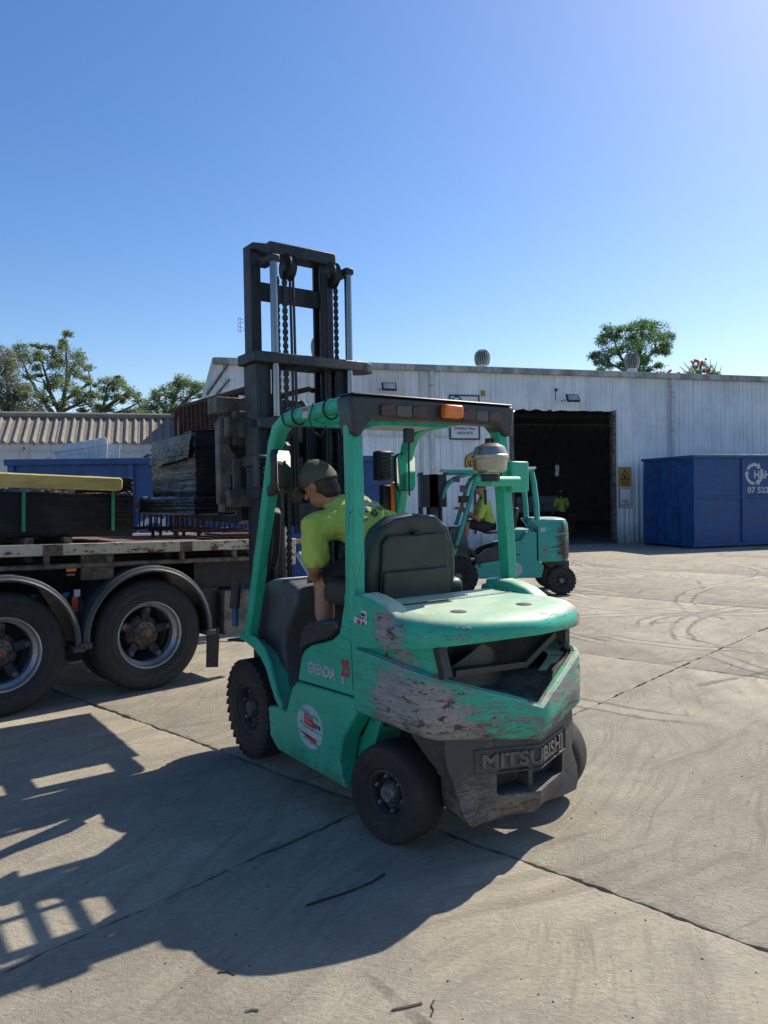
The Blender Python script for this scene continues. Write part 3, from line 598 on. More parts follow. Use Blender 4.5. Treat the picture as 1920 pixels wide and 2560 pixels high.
def tree(name, label, base, clumps, lm, bm, n_leaf, ls, limbs, group, droop=.3, trunk_r=.22, flat=.62, seed=1, aspect=2.6):
    rn = random.Random(seed); t = empty(name, (base.x, base.y, 0), 0, label, 'tree', group); clumps = [(c, r_ * 1.10) for c, r_ in clumps]; B = Vector((base.x, base.y, 0))
    v = []; f = []
    for (c, r_) in clumps:
        cnt = int(2.1 * n_leaf * max(.5, (r_ / .8) ** 1.7)); c = c - B
        subs = []
        for s_ in range(max(3, int(6 * r_ / .7))):
            th = rn.uniform(0, 6.283); rr = r_ * math.sqrt(rn.random()) * .85; subs.append(Vector((rr * math.cos(th), rr * math.sin(th), rn.uniform(-.45, .55) * r_ * flat)))
        for i in range(cnt):
            sb = rn.choice(subs); q = sb + Vector((rn.gauss(0, .36), rn.gauss(0, .36), rn.gauss(0, .28))) * r_ * .88 + c
            l = ls * rn.uniform(.5, 1.1) * .72; a = rn.uniform(0, 6.283); d = Vector((math.cos(a), math.sin(a), rn.uniform(-1.2, .35) * droop * 2)).normalized()
            sd = d.cross(Vector((rn.gauss(0, 1), rn.gauss(0, 1), rn.gauss(0, 1)))).normalized() * (l / aspect)
            k = len(v); v += [q - d * l * .5, q + sd * .5, q + d * l * .5, q - sd * .5]; f.append((k, k + 1, k + 2, k + 3))
    m = MB(); m.v = [tuple(p) for p in v]; m.f = f; cr_ = m.build('crown', lm, t, recalc=False)
    # trunk and limbs
    for (pts, r1, r2) in limbs:
        P_ = [p - B for p in pts]; path = []; rs = []
        for i in range(len(P_) - 1):
            for s_ in range(4):
                q = s_ / 4; path.append(P_[i].lerp(P_[i + 1], q) + Vector((rn.gauss(0, 1), rn.gauss(0, 1), 0)) * r2 * .5)
        path.append(P_[-1]); rs = [r1 + (r2 - r1) * i / (len(path) - 1) for i in range(len(path))]
        MB().tube(path, rs, 6).build('trunk' if r1 >= trunk_r * .9 else 'limb', bm, t, smooth=60)
    # twigs out to every clump
    tw = MB(); allp = [p - B for (pts, a, b_) in limbs for p in pts[1:]]
    for (c, r_) in clumps:
        c = c - B; near = min(allp, key=lambda p: (p - c).length + (2 if p.z > c.z else 0)); mid = near.lerp(c, .5) + Vector((rn.gauss(0, .15), rn.gauss(0, .15), -.12))
        tw.tube([near, mid, c], [trunk_r * .22, trunk_r * .15, trunk_r * .05], 4)
        for k in range(3):
            e_ = c + Vector((rn.gauss(0, .5), rn.gauss(0, .5), rn.uniform(0, .45))) * r_; tw.tube([mid, e_], [trunk_r * .12, trunk_r * .04], 3)
    o = tw.build('twigs', bm, t); o['kind'] = 'stuff'
    return t
def cl(lst, d, dj, seed, px):
    rn = random.Random(seed); return [(wp(x, y, d + rn.uniform(-dj, dj)), r_ / px) for x, y, r_ in lst]
PX = 1900 / 56.0
A_ = [(168, 836, 12), (160, 858, 14), (130, 872, 12), (163, 872, 15), (90, 866, 10), (104, 868, 8), (50, 870, 16), (70, 888, 22), (88, 880, 14), (140, 886, 18), (185, 890, 22), (110, 896, 18), (150, 905, 22), (195, 908, 18), (130, 912, 20), (60, 905, 16), (95, 920, 14), (222, 920, 15), (165, 930, 20), (190, 935, 18), (70, 945, 14), (140, 945, 20), (215, 950, 16), (228, 962, 12), (160, 958, 24), (130, 965, 18), (180, 975, 20), (105, 985, 18), (210, 985, 22), (235, 990, 18), (190, 1005, 18), (225, 1008, 16), (120, 1005, 18), (160, 1010, 18), (95, 940, 8), (92, 895, 12), (40, 890, 10), (240, 1020, 14), (205, 1028, 14)]
L_ = lambda *p: [wp(x, y, 56) for x, y in p]
gb = wp(150, 1180, 56)
tree('gum_tree', 'tallest gum tree with open pale limbs behind the low ribbed roof', gb, cl(A_, 56, 1.6, 1, PX), m_gum, m_bark, 330, .30,
     [([Vector((gb.x, gb.y, 0))] + L_((152, 1040), (158, 1000), (165, 965), (168, 930), (165, 870), (166, 838)), .24, .03), (L_((152, 1040), (130, 990), (112, 960), (108, 950)), .2, .06), (L_((150, 1060), (118, 1015), (90, 975), (70, 935), (55, 900)), .22, .05), (L_((158, 1000), (190, 985), (225, 955), (222, 925)), .15, .04), (L_((165, 965), (180, 925), (190, 895)), .14, .04), (L_((130, 990), (115, 940), (105, 905), (100, 870)), .12, .03), (L_((152, 1030), (185, 1015), (235, 992)), .16, .04)], 'gum trees behind the low shed', seed=21, trunk_r=.24)
B_ = [(15, 878, 22), (5, 900, 26), (22, 905, 22), (10, 930, 30), (30, 915, 16), (35, 945, 24), (5, 965, 28), (40, 965, 26), (62, 970, 22), (20, 990, 30), (50, 995, 28), (75, 990, 22), (10, 1015, 30), (45, 1020, 28), (80, 1015, 26), (95, 1030, 22), (-25, 900, 30), (-30, 950, 34), (-25, 1000, 34), (30, 1040, 30), (70, 1040, 26)]
gb = wp(15, 1180, 52)
tree('gum_tree', 'dense grey-green gum tree cut by the left edge of the picture', gb, cl(B_, 52, 1.6, 2, 1900 / 52), m_gum2, m_bark, 400, .27,
     [([Vector((gb.x, gb.y, 0))] + [wp(x, y, 52) for x, y in ((16, 1050), (20, 980), (15, 920), (12, 885))], .24, .03), ([wp(x, y, 52) for x, y in ((16, 1050), (40, 1000), (62, 972))], .16, .05), ([wp(x, y, 52) for x, y in ((16, 1030), (-10, 980), (-25, 920))], .16, .05)], 'gum trees behind the low shed', seed=22, trunk_r=.24)
C_ = [(258, 952, 15), (275, 958, 18), (300, 958, 16), (262, 975, 16), (290, 972, 14), (318, 970, 16), (332, 985, 16), (315, 990, 12), (268, 995, 14), (285, 992, 14), (300, 1005, 14), (345, 1000, 18), (350, 1020, 20), (250, 1020, 16), (275, 1025, 14), (335, 1030, 18), (305, 1030, 14), (240, 1032, 14), (362, 1035, 14), (290, 945, 8)]
gb = wp(262, 1180, 58)
tree('gum_tree', 'middle gum tree with leaning limbs between two taller crowns', gb, cl(C_, 58, 1.3, 3, 1900 / 58), m_gum, m_bark2, 360, .28,
     [([Vector((gb.x, gb.y, 0))] + [wp(x, y, 58) for x, y in ((252, 1040), (272, 1015), (300, 995), (325, 975))], .3, .05), ([wp(x, y, 58) for x, y in ((252, 1040), (262, 1000), (270, 960))], .16, .04), ([wp(x, y, 58) for x, y in ((272, 1040), (310, 1025), (345, 1008))], .14, .04)], 'gum trees behind the low shed', seed=23, trunk_r=.3)
D_ = [(455, 950, 18), (440, 958, 16), (470, 955, 16), (490, 962, 18), (505, 970, 18), (420, 970, 18), (445, 975, 22), (475, 980, 18), (400, 985, 16), (425, 990, 20), (455, 1000, 20), (385, 1000, 16), (405, 1010, 20), (435, 1018, 20), (380, 1020, 18), (400, 1035, 18), (460, 1025, 16), (510, 990, 14), (370, 1035, 16), (430, 1040, 18)]
gb = wp(425, 1180, 54)
tree('gum_tree', 'round bright gum tree beside the raked end of the white shed', gb, cl(D_, 54, 1.4, 4, 1900 / 54), m_gum, m_bark2, 440, .27,
     [([Vector((gb.x, gb.y, 0))] + [wp(x, y, 54) for x, y in ((425, 1050), (432, 1005), (448, 965))], .3, .05), ([wp(x, y, 54) for x, y in ((425, 1040), (465, 1000), (495, 965))], .16, .04), ([wp(x, y, 54) for x, y in ((425, 1050), (400, 1010), (395, 990))], .14, .04)], 'gum trees behind the low shed', seed=24, trunk_r=.3)
E_ = [(1530, 822, 20), (1520, 838, 18), (1545, 845, 22), (1510, 855, 20), (1560, 825, 18), (1580, 822, 20), (1600, 812, 20), (1622, 815, 20), (1640, 825, 22), (1585, 845, 24), (1610, 840, 26), (1640, 850, 26), (1660, 842, 18), (1672, 862, 18), (1665, 880, 16), (1640, 875, 22), (1605, 870, 26), (1570, 870, 22), (1545, 872, 16), (1485, 893, 14), (1500, 885, 18), (1518, 890, 16), (1495, 905, 14), (1515, 915, 16), (1570, 900, 18), (1595, 905, 22), (1620, 900, 18), (1640, 912, 14), (1590, 925, 18), (1560, 915, 14), (1500, 925, 14), (1620, 925, 12)]
gb = wp(1592, 1180, 48)
tree('feathery_tree', 'leafy green tree with fine feathery leaves rising behind the shed roof', gb, cl(E_, 48, 1.5, 5, 1900 / 48), m_pin, m_bark2, 420, .30,
     [([Vector((gb.x, gb.y, 0))] + [wp(x, y, 48) for x, y in ((1590, 960), (1595, 905), (1605, 850), (1610, 820))], .28, .04), ([wp(x, y, 48) for x, y in ((1590, 940), (1550, 890), (1530, 840))], .13, .04), ([wp(x, y, 48) for x, y in ((1594, 915), (1635, 880), (1660, 850))], .12, .04), ([wp(x, y, 48) for x, y in ((1590, 945), (1540, 915), (1500, 895))], .11, .03)], None, seed=25, trunk_r=.28, aspect=3.4, droop=.5)
F_ = [(1738, 918, 14), (1755, 912, 14), (1765, 925, 16), (1742, 932, 16), (1720, 935, 12), (1780, 930, 14), (1790, 935, 10), (1700, 942, 12)]
gb = wp(1752, 1180, 46)
ft = tree('flowering_tree', 'small tree top with red flowers and bare twigs above the gutter', gb, cl(F_, 46, .8, 6, 1900 / 46), m_gum, m_bark2, 150, .26,
     [([Vector((gb.x, gb.y, 0))] + [wp(x, y, 46) for x, y in ((1752, 960), (1750, 925), (1755, 905))], .2, .03)] + [([wp(1752, 950, 46)] + [wp(x, y, 46) for x, y in q], .06, .012) for q in (((1715, 930), (1698, 915)), ((1725, 925), (1708, 905)), ((1735, 920), (1730, 900)), ((1775, 925), (1776, 898)), ((1785, 930), (1792, 905)), ((1795, 940), (1805, 915)), ((1690, 940), (1655, 925)))], None, seed=26, trunk_r=.2)
for x, y in ((1757, 928), (1743, 903), (1730, 942), (1678, 932), (1650, 934), (1660, 938)):
    m = MB(); rn = random.Random(x)
    for k in range(14): m.ball(wp(x, y, 46) - Vector((gb.x, gb.y, 0)) + Vector((rn.gauss(0, .16), rn.gauss(0, .16), rn.gauss(0, .07))), .075, 5, 4)
    m.build('flower_head', m_flower, ft)
# ------------------------------------------------------------------ wheels
def wheel(parent, x, y, rad, wd, rim_r, side, lugs=0, hubm=None, studs=6, steer=0, tm=None):
    """side = +1: outer face looks to +y"""
    w_ = empty('wheel', (x, y, rad - .004), 0, parent=parent); w_.rotation_euler = (0, 0, steer)
    s = side; h = wd / 2
    pr = [(rim_r, -h * .8), (rim_r + .03, -h * .92), (rad * .80, -h), (rad * .93, -h * .93), (rad * .985, -h * .74), (rad, -h * .4), (rad, h * .4), (rad * .985, h * .74), (rad * .93, h * .93), (rad * .80, h), (rim_r + .05, h * .96), (rim_r + .035, h * .90), (rim_r + .012, h * .93), (rim_r, h * .8)]
    if lugs: pr = [(r_ - (.011 if r_ > rad * .95 else 0), q) for r_, q in pr]
    m = MB(); m.lathe([(r_, q * s) for r_, q in pr], ax='y', n=56, cap=False)
    if lugs:
        for k in range(lugs):
            a = 2 * math.pi * k / lugs
            for sg in (-1, 1):
                aa = a + (math.pi / lugs if sg > 0 else 0); rot = Matrix.Rotation(-aa, 3, 'Y')
                m.box(rot @ Vector((rad - .020, sg * h * .50, 0)), (.034, h * .98, 2 * math.pi * rad / lugs * .66), rot @ Matrix.Rotation(R(18) * sg, 3, 'X'))
    m.build('tyre', tm or m_rubber, w_, smooth=38)
    dp = h * .25
    rp = [(rim_r + .004, h * .80), (rim_r - .012, h * .84), (rim_r - .022, h * .70), (rim_r - .03, dp), (rim_r * .55, dp - .01), (rim_r * .5, dp + .015), (rim_r * .48, dp + .02), (.012, dp + .02)]
    rim = MB().lathe([(r_, q * s) for r_, q in rp] + [(.012, -h * .7 * s), (rim_r, -h * .7 * s)], ax='y', n=40, cap=False).build('rim', m_rim, w_, smooth=38)
    hb = [(rim_r * .44, dp), (rim_r * .42, h * .55), (rim_r * .34, h * .72), (rim_r * .30, h * .80), (.004, h * .82)]
    MB().lathe([(r_, q * s) for r_, q in hb], ax='y', n=20, cap=False).build('hub', hubm or m_hub, w_, smooth=30)
    for k in range(studs):
        a = 2 * math.pi * k / studs + .3; rr = rim_r * .70
        MB().lathe([(.014, (dp - .02) * s), (.014, (dp + .035) * s), (.006, (dp + .045) * s)], (rr * math.cos(a), 0, rr * math.sin(a)), 'y', 6).build('stud', m_hub, rim)
    return w_

# ------------------------------------------------------------------ the near forklift (local x forward, y left, z up)
P0 = Vector((.432, 4.133, 0)); FA = math.atan2(.815, -.579)
fk = empty('forklift', P0, FA, 'battered green forklift with raised mast in the foreground', 'forklift')
def both(fn):
    for s in (1, -1): fn(s)
LOWP = [(1.277, .425), (1.257, .238), (1.15, .172), (.347, .172), (.40, .22), (.425, .308), (.379, .442), (.248, .60), (.248, .685), (.89, .655), (.955, .605), (.99, .53), (1.03, .452), (1.06, .438), (1.14, .45)]
UPP = [(.248, .692), (.248, 1.215), (.345, 1.215), (.395, 1.05), (.41, 1.014), (.487, .967), (.73, .899), (.80, .86), (.838, .811), (.885, .665)]
def side(s):
    y0, y1 = s * .44, s * .56
    p = MB().prism(LOWP, 'y', y0, y1).build('side_panel', m_green_side, fk, bevel=.012)
    u = MB().prism(UPP, 'y', y0, y1 - s * .003).build('side_cover', m_green_side, fk, bevel=.014)
    MB().prism([(.27, .73), (.285, .99), (.385, 1.0), (.42, .745)], 'y', y1 - s * .002, y1 + s * .003).build('badge_plate', m_green_side, u, bevel=.004)
    MB().prism([(.84, .825), (.835, .90), (.80, .985), (.735, 1.035), (.42, 1.085), (.405, 1.04), (.42, 1.02), (.487, .975), (.73, .907), (.805, .866)], 'y', s * .34, s * .572).build('seat_side_cover', m_plast_dk, fk, bevel=.022, seg=3)
    # front mudguard: flange along the wheel, with a top strip running inboard
    out = [(1.70, .795), (1.60, .79), (1.48, .765), (1.38, .725), (1.30, .66), (1.235, .56), (1.17, .475), (1.09, .44)]
    inn = [(1.09, .475), (1.15, .52), (1.20, .61), (1.255, .715), (1.34, .795), (1.45, .84), (1.60, .855), (1.70, .845)]
    MB().prism(out + inn, 'y', s * .535, s * .56).build('mudguard_flange', m_green, fk, bevel=.006)
    m = MB(); m.loft([[(x_, s * .18, z_) for x_, z_ in out], [(x_, s * .534, z_) for x_, z_ in out]], closed=False, cap=False); m.build('mudguard', m_green, fk, smooth=40, recalc=False)
    MB().prism([(1.88, .755), (1.62, .785), (1.62, .80), (1.88, .772)], 'y', s * .16, s * .565).build('step_plate', m_black, fk, bevel=.004)
both(side)
# decals on the left side
XL = (-1, 0, 0)
text('lettering', 'GRENDIA', .088, m_print, fk, (.60, .5605, .772), (-1, 0, .03), YD, .003, shear=.1, fit=.30)
text('lettering', '25', .12, m_redtape, fk, (.335, .566, .83), XL, YD, .006, fit=.085); text('lettering', '2', .05, m_print, fk, (.36, .566, .765), XL, YD, .003)
m = MB(); m.lathe([(.148, .5603), (.148, .5622)], (.74, 0, .42), 'y', 40); st_ = m.build('round_sticker', m_print, fk)
for v in st_.data.vertices: v.co.z = .42 + (v.co.z - .42) * .86
def wear_strip(x0, x1, z0, dz, th=.014):
    rn = random.Random(int(x0 * 1000)); n = 9
    top = [(x0 + (x1 - x0) * i / n, z0 + dz * i / n + th * rn.uniform(.2, 1)) for i in range(n + 1)]; bot = [(x0 + (x1 - x0) * i / n, z0 + dz * i / n - th * rn.uniform(.2, 1)) for i in range(n + 1)]
    return MB().prism(top + bot[::-1], 'y', .5624, .5632)
wear_strip(.90, .63, .515, -.035, .016).build('scrape', m_green_side, st_); wear_strip(.85, .60, .43, -.03, .011).build('scrape', m_green_side, st_); wear_strip(.82, .62, .345, -.02, .010).build('scrape', m_green_side, st_); wear_strip(.88, .70, .375, -.02, .005).build('scrape', m_ink, st_)
MB().prism([(.80, .50), (.70, .49), (.695, .40), (.80, .41)], 'y', .5624, .5630).build('sticker_patch', m_redtape, st_); MB().prism([(.80, .375), (.66, .36), (.66, .325), (.79, .34)], 'y', .5624, .5630).build('sticker_patch', m_redtape, st_)
for zz in (.48, .455, .43): MB().prism([(.792, zz), (.712, zz - .009), (.712, zz - .014), (.792, zz - .005)], 'y', .5631, .5635).build('sticker_line', m_print, st_)
text('lettering', 'hire', .05, m_ink, st_, (.655, .5632, .44), XL, YD, .002)
stq = MB().prism([(.232, 1.175), (.115, 1.165), (.12, 1.055), (.236, 1.07)], 'y', .5655, .567).build('maker_sticker', m_white, fk)
text('lettering', 'MITSUBISHI', .022, m_ink, stq, (.168, .568, 1.147), (-1, 0, -.07), YD, .001, fit=.085); text('lettering', 'FORKLIFTS', .018, m_ink, stq, (.168, .568, 1.128), (-1, 0, -.07), YD, .0005)
MB().prism([(.21, 1.118), (.175, 1.114), (.175, 1.092), (.21, 1.096)], 'y', .568, .5685).build('sticker_patch', m_redtape, stq); MB().prism([(.165, 1.112), (.135, 1.108), (.14, 1.088), (.16, 1.09)], 'y', .568, .5685).build('sticker_patch', m_plate, stq)
text('lettering', '1300', .018, m_ink, stq, (.178, .568, 1.073), (-1, 0, -.07), YD, .0008, fit=.08)
# chassis, floor, seat plinth
MB().bb(.28, 1.60, -.43, .43, .20, .43).build('chassis', m_green_side, fk, bevel=.01)
MB().bb(.86, 1.40, -.43, .43, .432, .447).build('floor_plate', m_black, fk)
MB().prism([(.10, .62), (.10, 1.13), (.28, 1.14), (.74, 1.02), (.84, .9), (.84, .448), (.28, .448)], 'y', -.42, .42).build('engine_cover', m_plast_dk, fk, bevel=.02)
# dashboard cowl
MB().prism([(1.717, 1.135), (1.45, 1.215), (1.24, 1.225), (1.12, 1.19), (1.09, 1.13), (1.16, 1.0), (1.26, .90), (1.30, .78), (1.27, .62), (1.15, .48), (1.2, .449), (1.42, .449), (1.50, .70), (1.60, .80), (1.74, .87)], 'y', -.42, .435).build('dash_cowl', m_plast, fk, bevel=.03, seg=3)
MB().prism([(1.46, 1.216), (1.30, 1.226), (1.28, 1.20), (1.44, 1.19)], 'y', .10, .38).build('dash_label', m_white, fk)
MB().prism([(1.20, 1.10), (1.05, 1.33), (.97, 1.30), (.98, 1.22), (1.08, 1.05)], 'y', -.10, .22).build('column_cover', m_plast, fk, bevel=.02)
sw = MB(); cS = Vector((.93, .02, 1.36)); nS = Vector((-.55, 0, .83)); a_ = Vector((0, 1, 0)); b2 = nS.cross(a_)
sw.tube([cS + a_ * (.17 * math.cos(t)) + b2 * (.17 * math.sin(t)) for t in [2 * math.pi * k / 28 for k in range(29)]], .014, 8)
swo = sw.build('steering_wheel', m_black, fk, smooth=60)
for k in range(3): MB().bar(cS, cS + a_ * (.17 * math.cos(2.1 * k)) + b2 * (.17 * math.sin(2.1 * k)), .03, .012).build('spoke', m_black, swo)
MB().tube([(1.10, .02, 1.15), cS], .025, 8).build('steering_column', m_black, fk)
for k, (yy, l) in enumerate(((-.26, .2), (-.33, .2), (-.40, .2))): MB().tube([(1.12, yy, 1.2), (1.05, yy, 1.2 + l)], .011, 6).ball((1.05, yy, 1.2 + l), .022, 8, 6).build('lever', m_black, fk, smooth=60)
MB().tube([(1.30, .20, 1.21), (1.42, .24, 1.38)], [.016, .022], 8).build('shift_lever', m_print, fk, smooth=60)

# overhead guard
def pillar(s):
    yb, yt = (.53, .525) if s > 0 else (.57, .53)
    path = [(1.60, .80), (1.53, 1.0), (1.30, 1.70), (1.21, 2.00), (1.175, 2.10), (1.12, 2.185), (1.03, 2.23), (.93, 2.243), (.30, 2.262)]
    pts = []
    for i, (x_, z_) in enumerate(path):
        d = Vector(path[min(i + 1, len(path) - 1)]) - Vector(path[max(i - 1, 0)]); d.normalize(); pts.append((Vector((x_, z_)), Vector((-d.y, d.x))))
    rings = []; wds = [.075, .075, .072, .075, .085, .09, .085, .08, .08]
    for i, (p, nv) in enumerate(pts):
        q = yb + (yt - yb) * min(1, i / 3); h_ = wds[i] / 2; a1 = p + nv * h_; a2 = p - nv * h_; c_ = .018
        rings.append([(a1.x, s * (q - .04), a1.y), (a1.x, s * (q + .04 - c_), a1.y), (a1.x - nv.x * c_, s * (q + .04), a1.y - nv.y * c_), (a2.x + nv.x * c_, s * (q + .04), a2.y + nv.y * c_), (a2.x, s * (q + .04 - c_), a2.y), (a2.x, s * (q - .04), a2.y)])
    MB().loft(rings).build('front_pillar', m_green, fk, smooth=50, bevel=.004)
    b0, b1 = (.54, .53) if s > 0 else (.625, .55)
    rr = MB(); c_ = .018
    def sec(x_, yc, z_, a=.040, b_=.042): return [(x_ + a, s * (yc - b_), z_), (x_ + a, s * (yc + b_ - c_), z_), (x_ + a - c_, s * (yc + b_), z_), (x_ - a + c_, s * (yc + b_), z_), (x_ - a, s * (yc + b_ - c_), z_), (x_ - a, s * (yc - b_), z_)]
    rr.loft([sec(.275, b0, 1.10), sec(.272, b0 * .35 + b1 * .65, 1.75), sec(.285, b1, 2.16), sec(.30, b1, 2.24)])
    rr.build('rear_pillar', m_green, fk, smooth=40, bevel=.004)
    MB().bb(.16, .335, s * .46, s * .572, 1.12, 1.245).build('pillar_foot', m_green_side, fk, bevel=.02)
    MB().prism([(.235, 1.20), (.20, 1.255), (.10, 1.245), (-.02, 1.215), (-.12, 1.165), (-.12, 1.10), (.235, 1.10)], 'y', s * .43, s * .563).build('shoulder_fairing', m_green_cw, fk, bevel=.03, seg=3)
both(pillar)
for x0, x1 in ((1.03, 1.10), (.40, .47)): MB().bb(x0, x1, -.49, .49, 2.205, 2.255).build('roof_cross_member', m_green, fk, bevel=.006)
for k in range(6):
    yy = -.40 + .16 * k; MB().bb(.465, 1.035, yy - .012, yy + .012, 2.212, 2.262).build('roof_bar', m_green, fk)
MB().bb(.70, .74, -.49, .49, 2.20, 2.212).build('roof_cross_member', m_green, fk)
MB().prism([(.80, 2.207), (1.02, 2.197), (1.02, 2.20), (.80, 2.21)], 'y', -.46, -.05).build('load_chart', m_print, fk)
# rear lamp housing
hs = MB().prism([(-.595, 2.292), (-.605, 2.27), (-.59, 2.13), (-.57, 2.105), (-.53, 2.12), (-.47, 2.175), (.44, 2.175), (.49, 2.12), (.53, 2.07), (.565, 2.085), (.59, 2.27), (.58, 2.292)], 'x', .205, .345).build('lamp_housing', m_plast_dk, fk, bevel=.016, seg=3)
MB().bb(.20, .345, -.585, .575, 2.294, 2.304).build('housing_lid', m_black, fk, bevel=.005)
for (y0, y1, mm) in ((.40, .30, m_red), (.298, .19, m_clear), (.188, .085, m_red), (-.175, -.28, m_red), (-.282, -.38, m_clear), (-.382, -.485, m_red)):
    MB().bb(.192, .206, min(y0, y1), max(y0, y1), 2.19, 2.25).build('lamp_lens', mm, hs, bevel=.006)
MB().bb(.150, .206, -.150, -.015, 2.195, 2.270).build('turn_lamp', m_orange, fk, bevel=.014, seg=3)
MB().bb(.20, .23, .17, .235, 2.05, 2.13).build('beeper_box', m_black, fk, bevel=.01); MB().tube([(.215, .2, 2.05), (.215, .205, 1.97), (.22, .2, 1.76)], .006, 5).build('beeper_cord', m_black, fk)
# cable ties round the left rail and a safety sticker on it
for xx in (.86, .50, .98): MB().tube([(xx, .525 + .052 * math.cos(t), 2.247 + .055 * math.sin(t)) for t in [2 * math.pi * k / 16 for k in range(17)]], .006, 5).build('cable_tie', m_black, fk)
MB().tube([(.62, .57, 2.29), (.64, .585, 2.20), (.60, .58, 2.13), (.57, .55, 2.10), (.55, .53, 2.16)], .004, 5).build('loose_cable', m_black, fk)
sk = MB().bb(.69, .75, .5652, .5665, 2.215, 2.275).build('safety_sticker', m_print, fk); MB().bb(.69, .75, .5667, .567, 2.255, 2.275).build('sticker_header', m_redtape, sk)
sk = MB().bb(.245, .30, .5705, .5715, 1.26, 1.31).build('dealer_sticker', m_ink, fk); MB().lathe([(.018, .572), (.018, .5725)], (.272, 0, 1.285), 'y', 14).build('sticker_mark', m_print, sk)
# rear: counterweight
HALF = [(.248, .565), (.10, .566), (-.05, .566), (-.17, .563), (-.26, .555), (-.325, .535), (-.37, .495), (-.405, .41), (-.445, .31), (-.487, .205), (-.527, .10), (-.567, .0)]     # pointed rear of the casting
HOODP = [(.248, .565), (.10, .566), (-.05, .565), (-.16, .562), (-.25, .548), (-.33, .515), (-.395, .462), (-.445, .39), (-.485, .30), (-.52, .20), (-.546, .10), (-.565, .0)]   # rounded rear of the hood
def plan(inset=0.0, x_max=.248, half=None):
    pts = [Vector(p) for p in (half or HALF)] ; full = pts + [Vector((p.x, -p.y)) for p in pts[-2::-1]]; out = []
    for i, p in enumerate(full):
        d = full[min(i + 1, len(full) - 1)] - full[max(i - 1, 0)]; d.normalize(); nv = Vector((-d.y, d.x))    # points inward for left->right sweep
        if nv.dot(Vector((0, 0)) - p + Vector((.2, 0))) < 0: nv = -nv
        q = p + nv * inset; q.x = min(q.x, x_max); out.append(q)
    return out
NP = len(plan())
def zz_of(i, tab):        # tab by index on the half curve
    k = i if i < len(HALF) else 2 * (len(HALF) - 1) - i; return tab[k]
RIDGE = [.950, .945, .935, .925, .917, .908, .894, .866, .832, .797, .763, .728]
BOT = [.610, .612, .614, .613, .612, .608, .602, .595, .588, .578, .568, .558]
LIPB = [.962, .978, .995, 1.010, 1.022, 1.035, 1.045, 1.053, 1.060, 1.066, 1.070, 1.072]
def ring(inset, tab, dz=0.0, half=None): return [(p.x, p.y, zz_of(i, tab) + dz) for i, p in enumerate(plan(inset, .248, half))]
m = MB(); m.loft([ring(.17, BOT, .03), ring(.02, BOT), ring(0, BOT, .02), ring(-.006, [(a + b) / 2 for a, b in zip(BOT, RIDGE)]), ring(0, RIDGE, -.012), ring(.012, RIDGE), ring(.045, RIDGE, -.004), ring(.055, RIDGE, -.03), ring(.17, RIDGE, -.03)], closed=False, cap=False)
m.build('counterweight', m_green_cw, fk, smooth=42)
for k_ in (1, 2): m = MB(); m.loft([ring(.012 + .012 * k_, RIDGE, .001), ring(.016 + .012 * k_, RIDGE, .007), ring(.021 + .012 * k_, RIDGE, .001)], closed=False, cap=False); m.build('ridge_bead', m_green_cw, fk, smooth=60)
NREC = 7
def recess(s):
    idx = list(range(0, NREC)) if s > 0 else list(range(NP - NREC + 1, NP)); a = ring(.046, RIDGE, -.006); b = ring(.034, LIPB, -.012, HOODP); b2_ = ring(.02, LIPB, .01, HOODP)
    mm = MB(); mm.loft([[a[i] for i in idx], [b[i] for i in idx], [b2_[i] for i in idx]], closed=False, cap=False)
    e_ = idx[-1] if s > 0 else idx[0]; p, q = Vector(a[e_]), Vector(b[e_]); inw = Vector((.10, -s * .06, 0)) * (1 if s > 0 else .2); mm.add([p, q, q + inw, p + inw], [(0, 1, 2, 3)])
    mm.build('recess_panel', m_green_cw, fk, smooth=40)
both(recess)
TOPZ = [1.16, 1.155, 1.15, 1.148, 1.146, 1.145, 1.144, 1.143, 1.142, 1.142, 1.142, 1.142]
r1, r2, r3, r4, r5, r6 = ring(.03, LIPB, .0, HOODP), ring(.002, LIPB, .004, HOODP), ring(-.008, [(a * .45 + b * .55) for a, b in zip(LIPB, TOPZ)], -.005, HOODP), ring(.012, TOPZ, .0, HOODP), ring(.05, TOPZ, .026, HOODP), ring(.11, TOPZ, .034, HOODP)
m = MB(); m.loft([r1, r2, r3, r4, r5, r6], closed=False, cap=False); m.add(r6, [tuple(range(NP))]); m.add(r1, [tuple(range(NP))[::-1]])
m.build('hood', m_green_cw, fk, smooth=55)
for (x_, y_) in ((-.26, .27), (-.295, -.153)): MB().lathe([(.042, 1.1765), (.042, 1.182), (.036, 1.184), (.002, 1.184)], (x_, y_, 0), 'z', 28).build('hood_plug', m_plate, fk, smooth=30)
MB().bb(.045, .065, -.43, .43, 1.178, 1.192).build('rubber_seal', m_black, fk, bevel=.004)
MB().bb(.066, .24, -.43, .43, 1.14, 1.186).build('rear_cover', m_plast_dk, fk, bevel=.008)
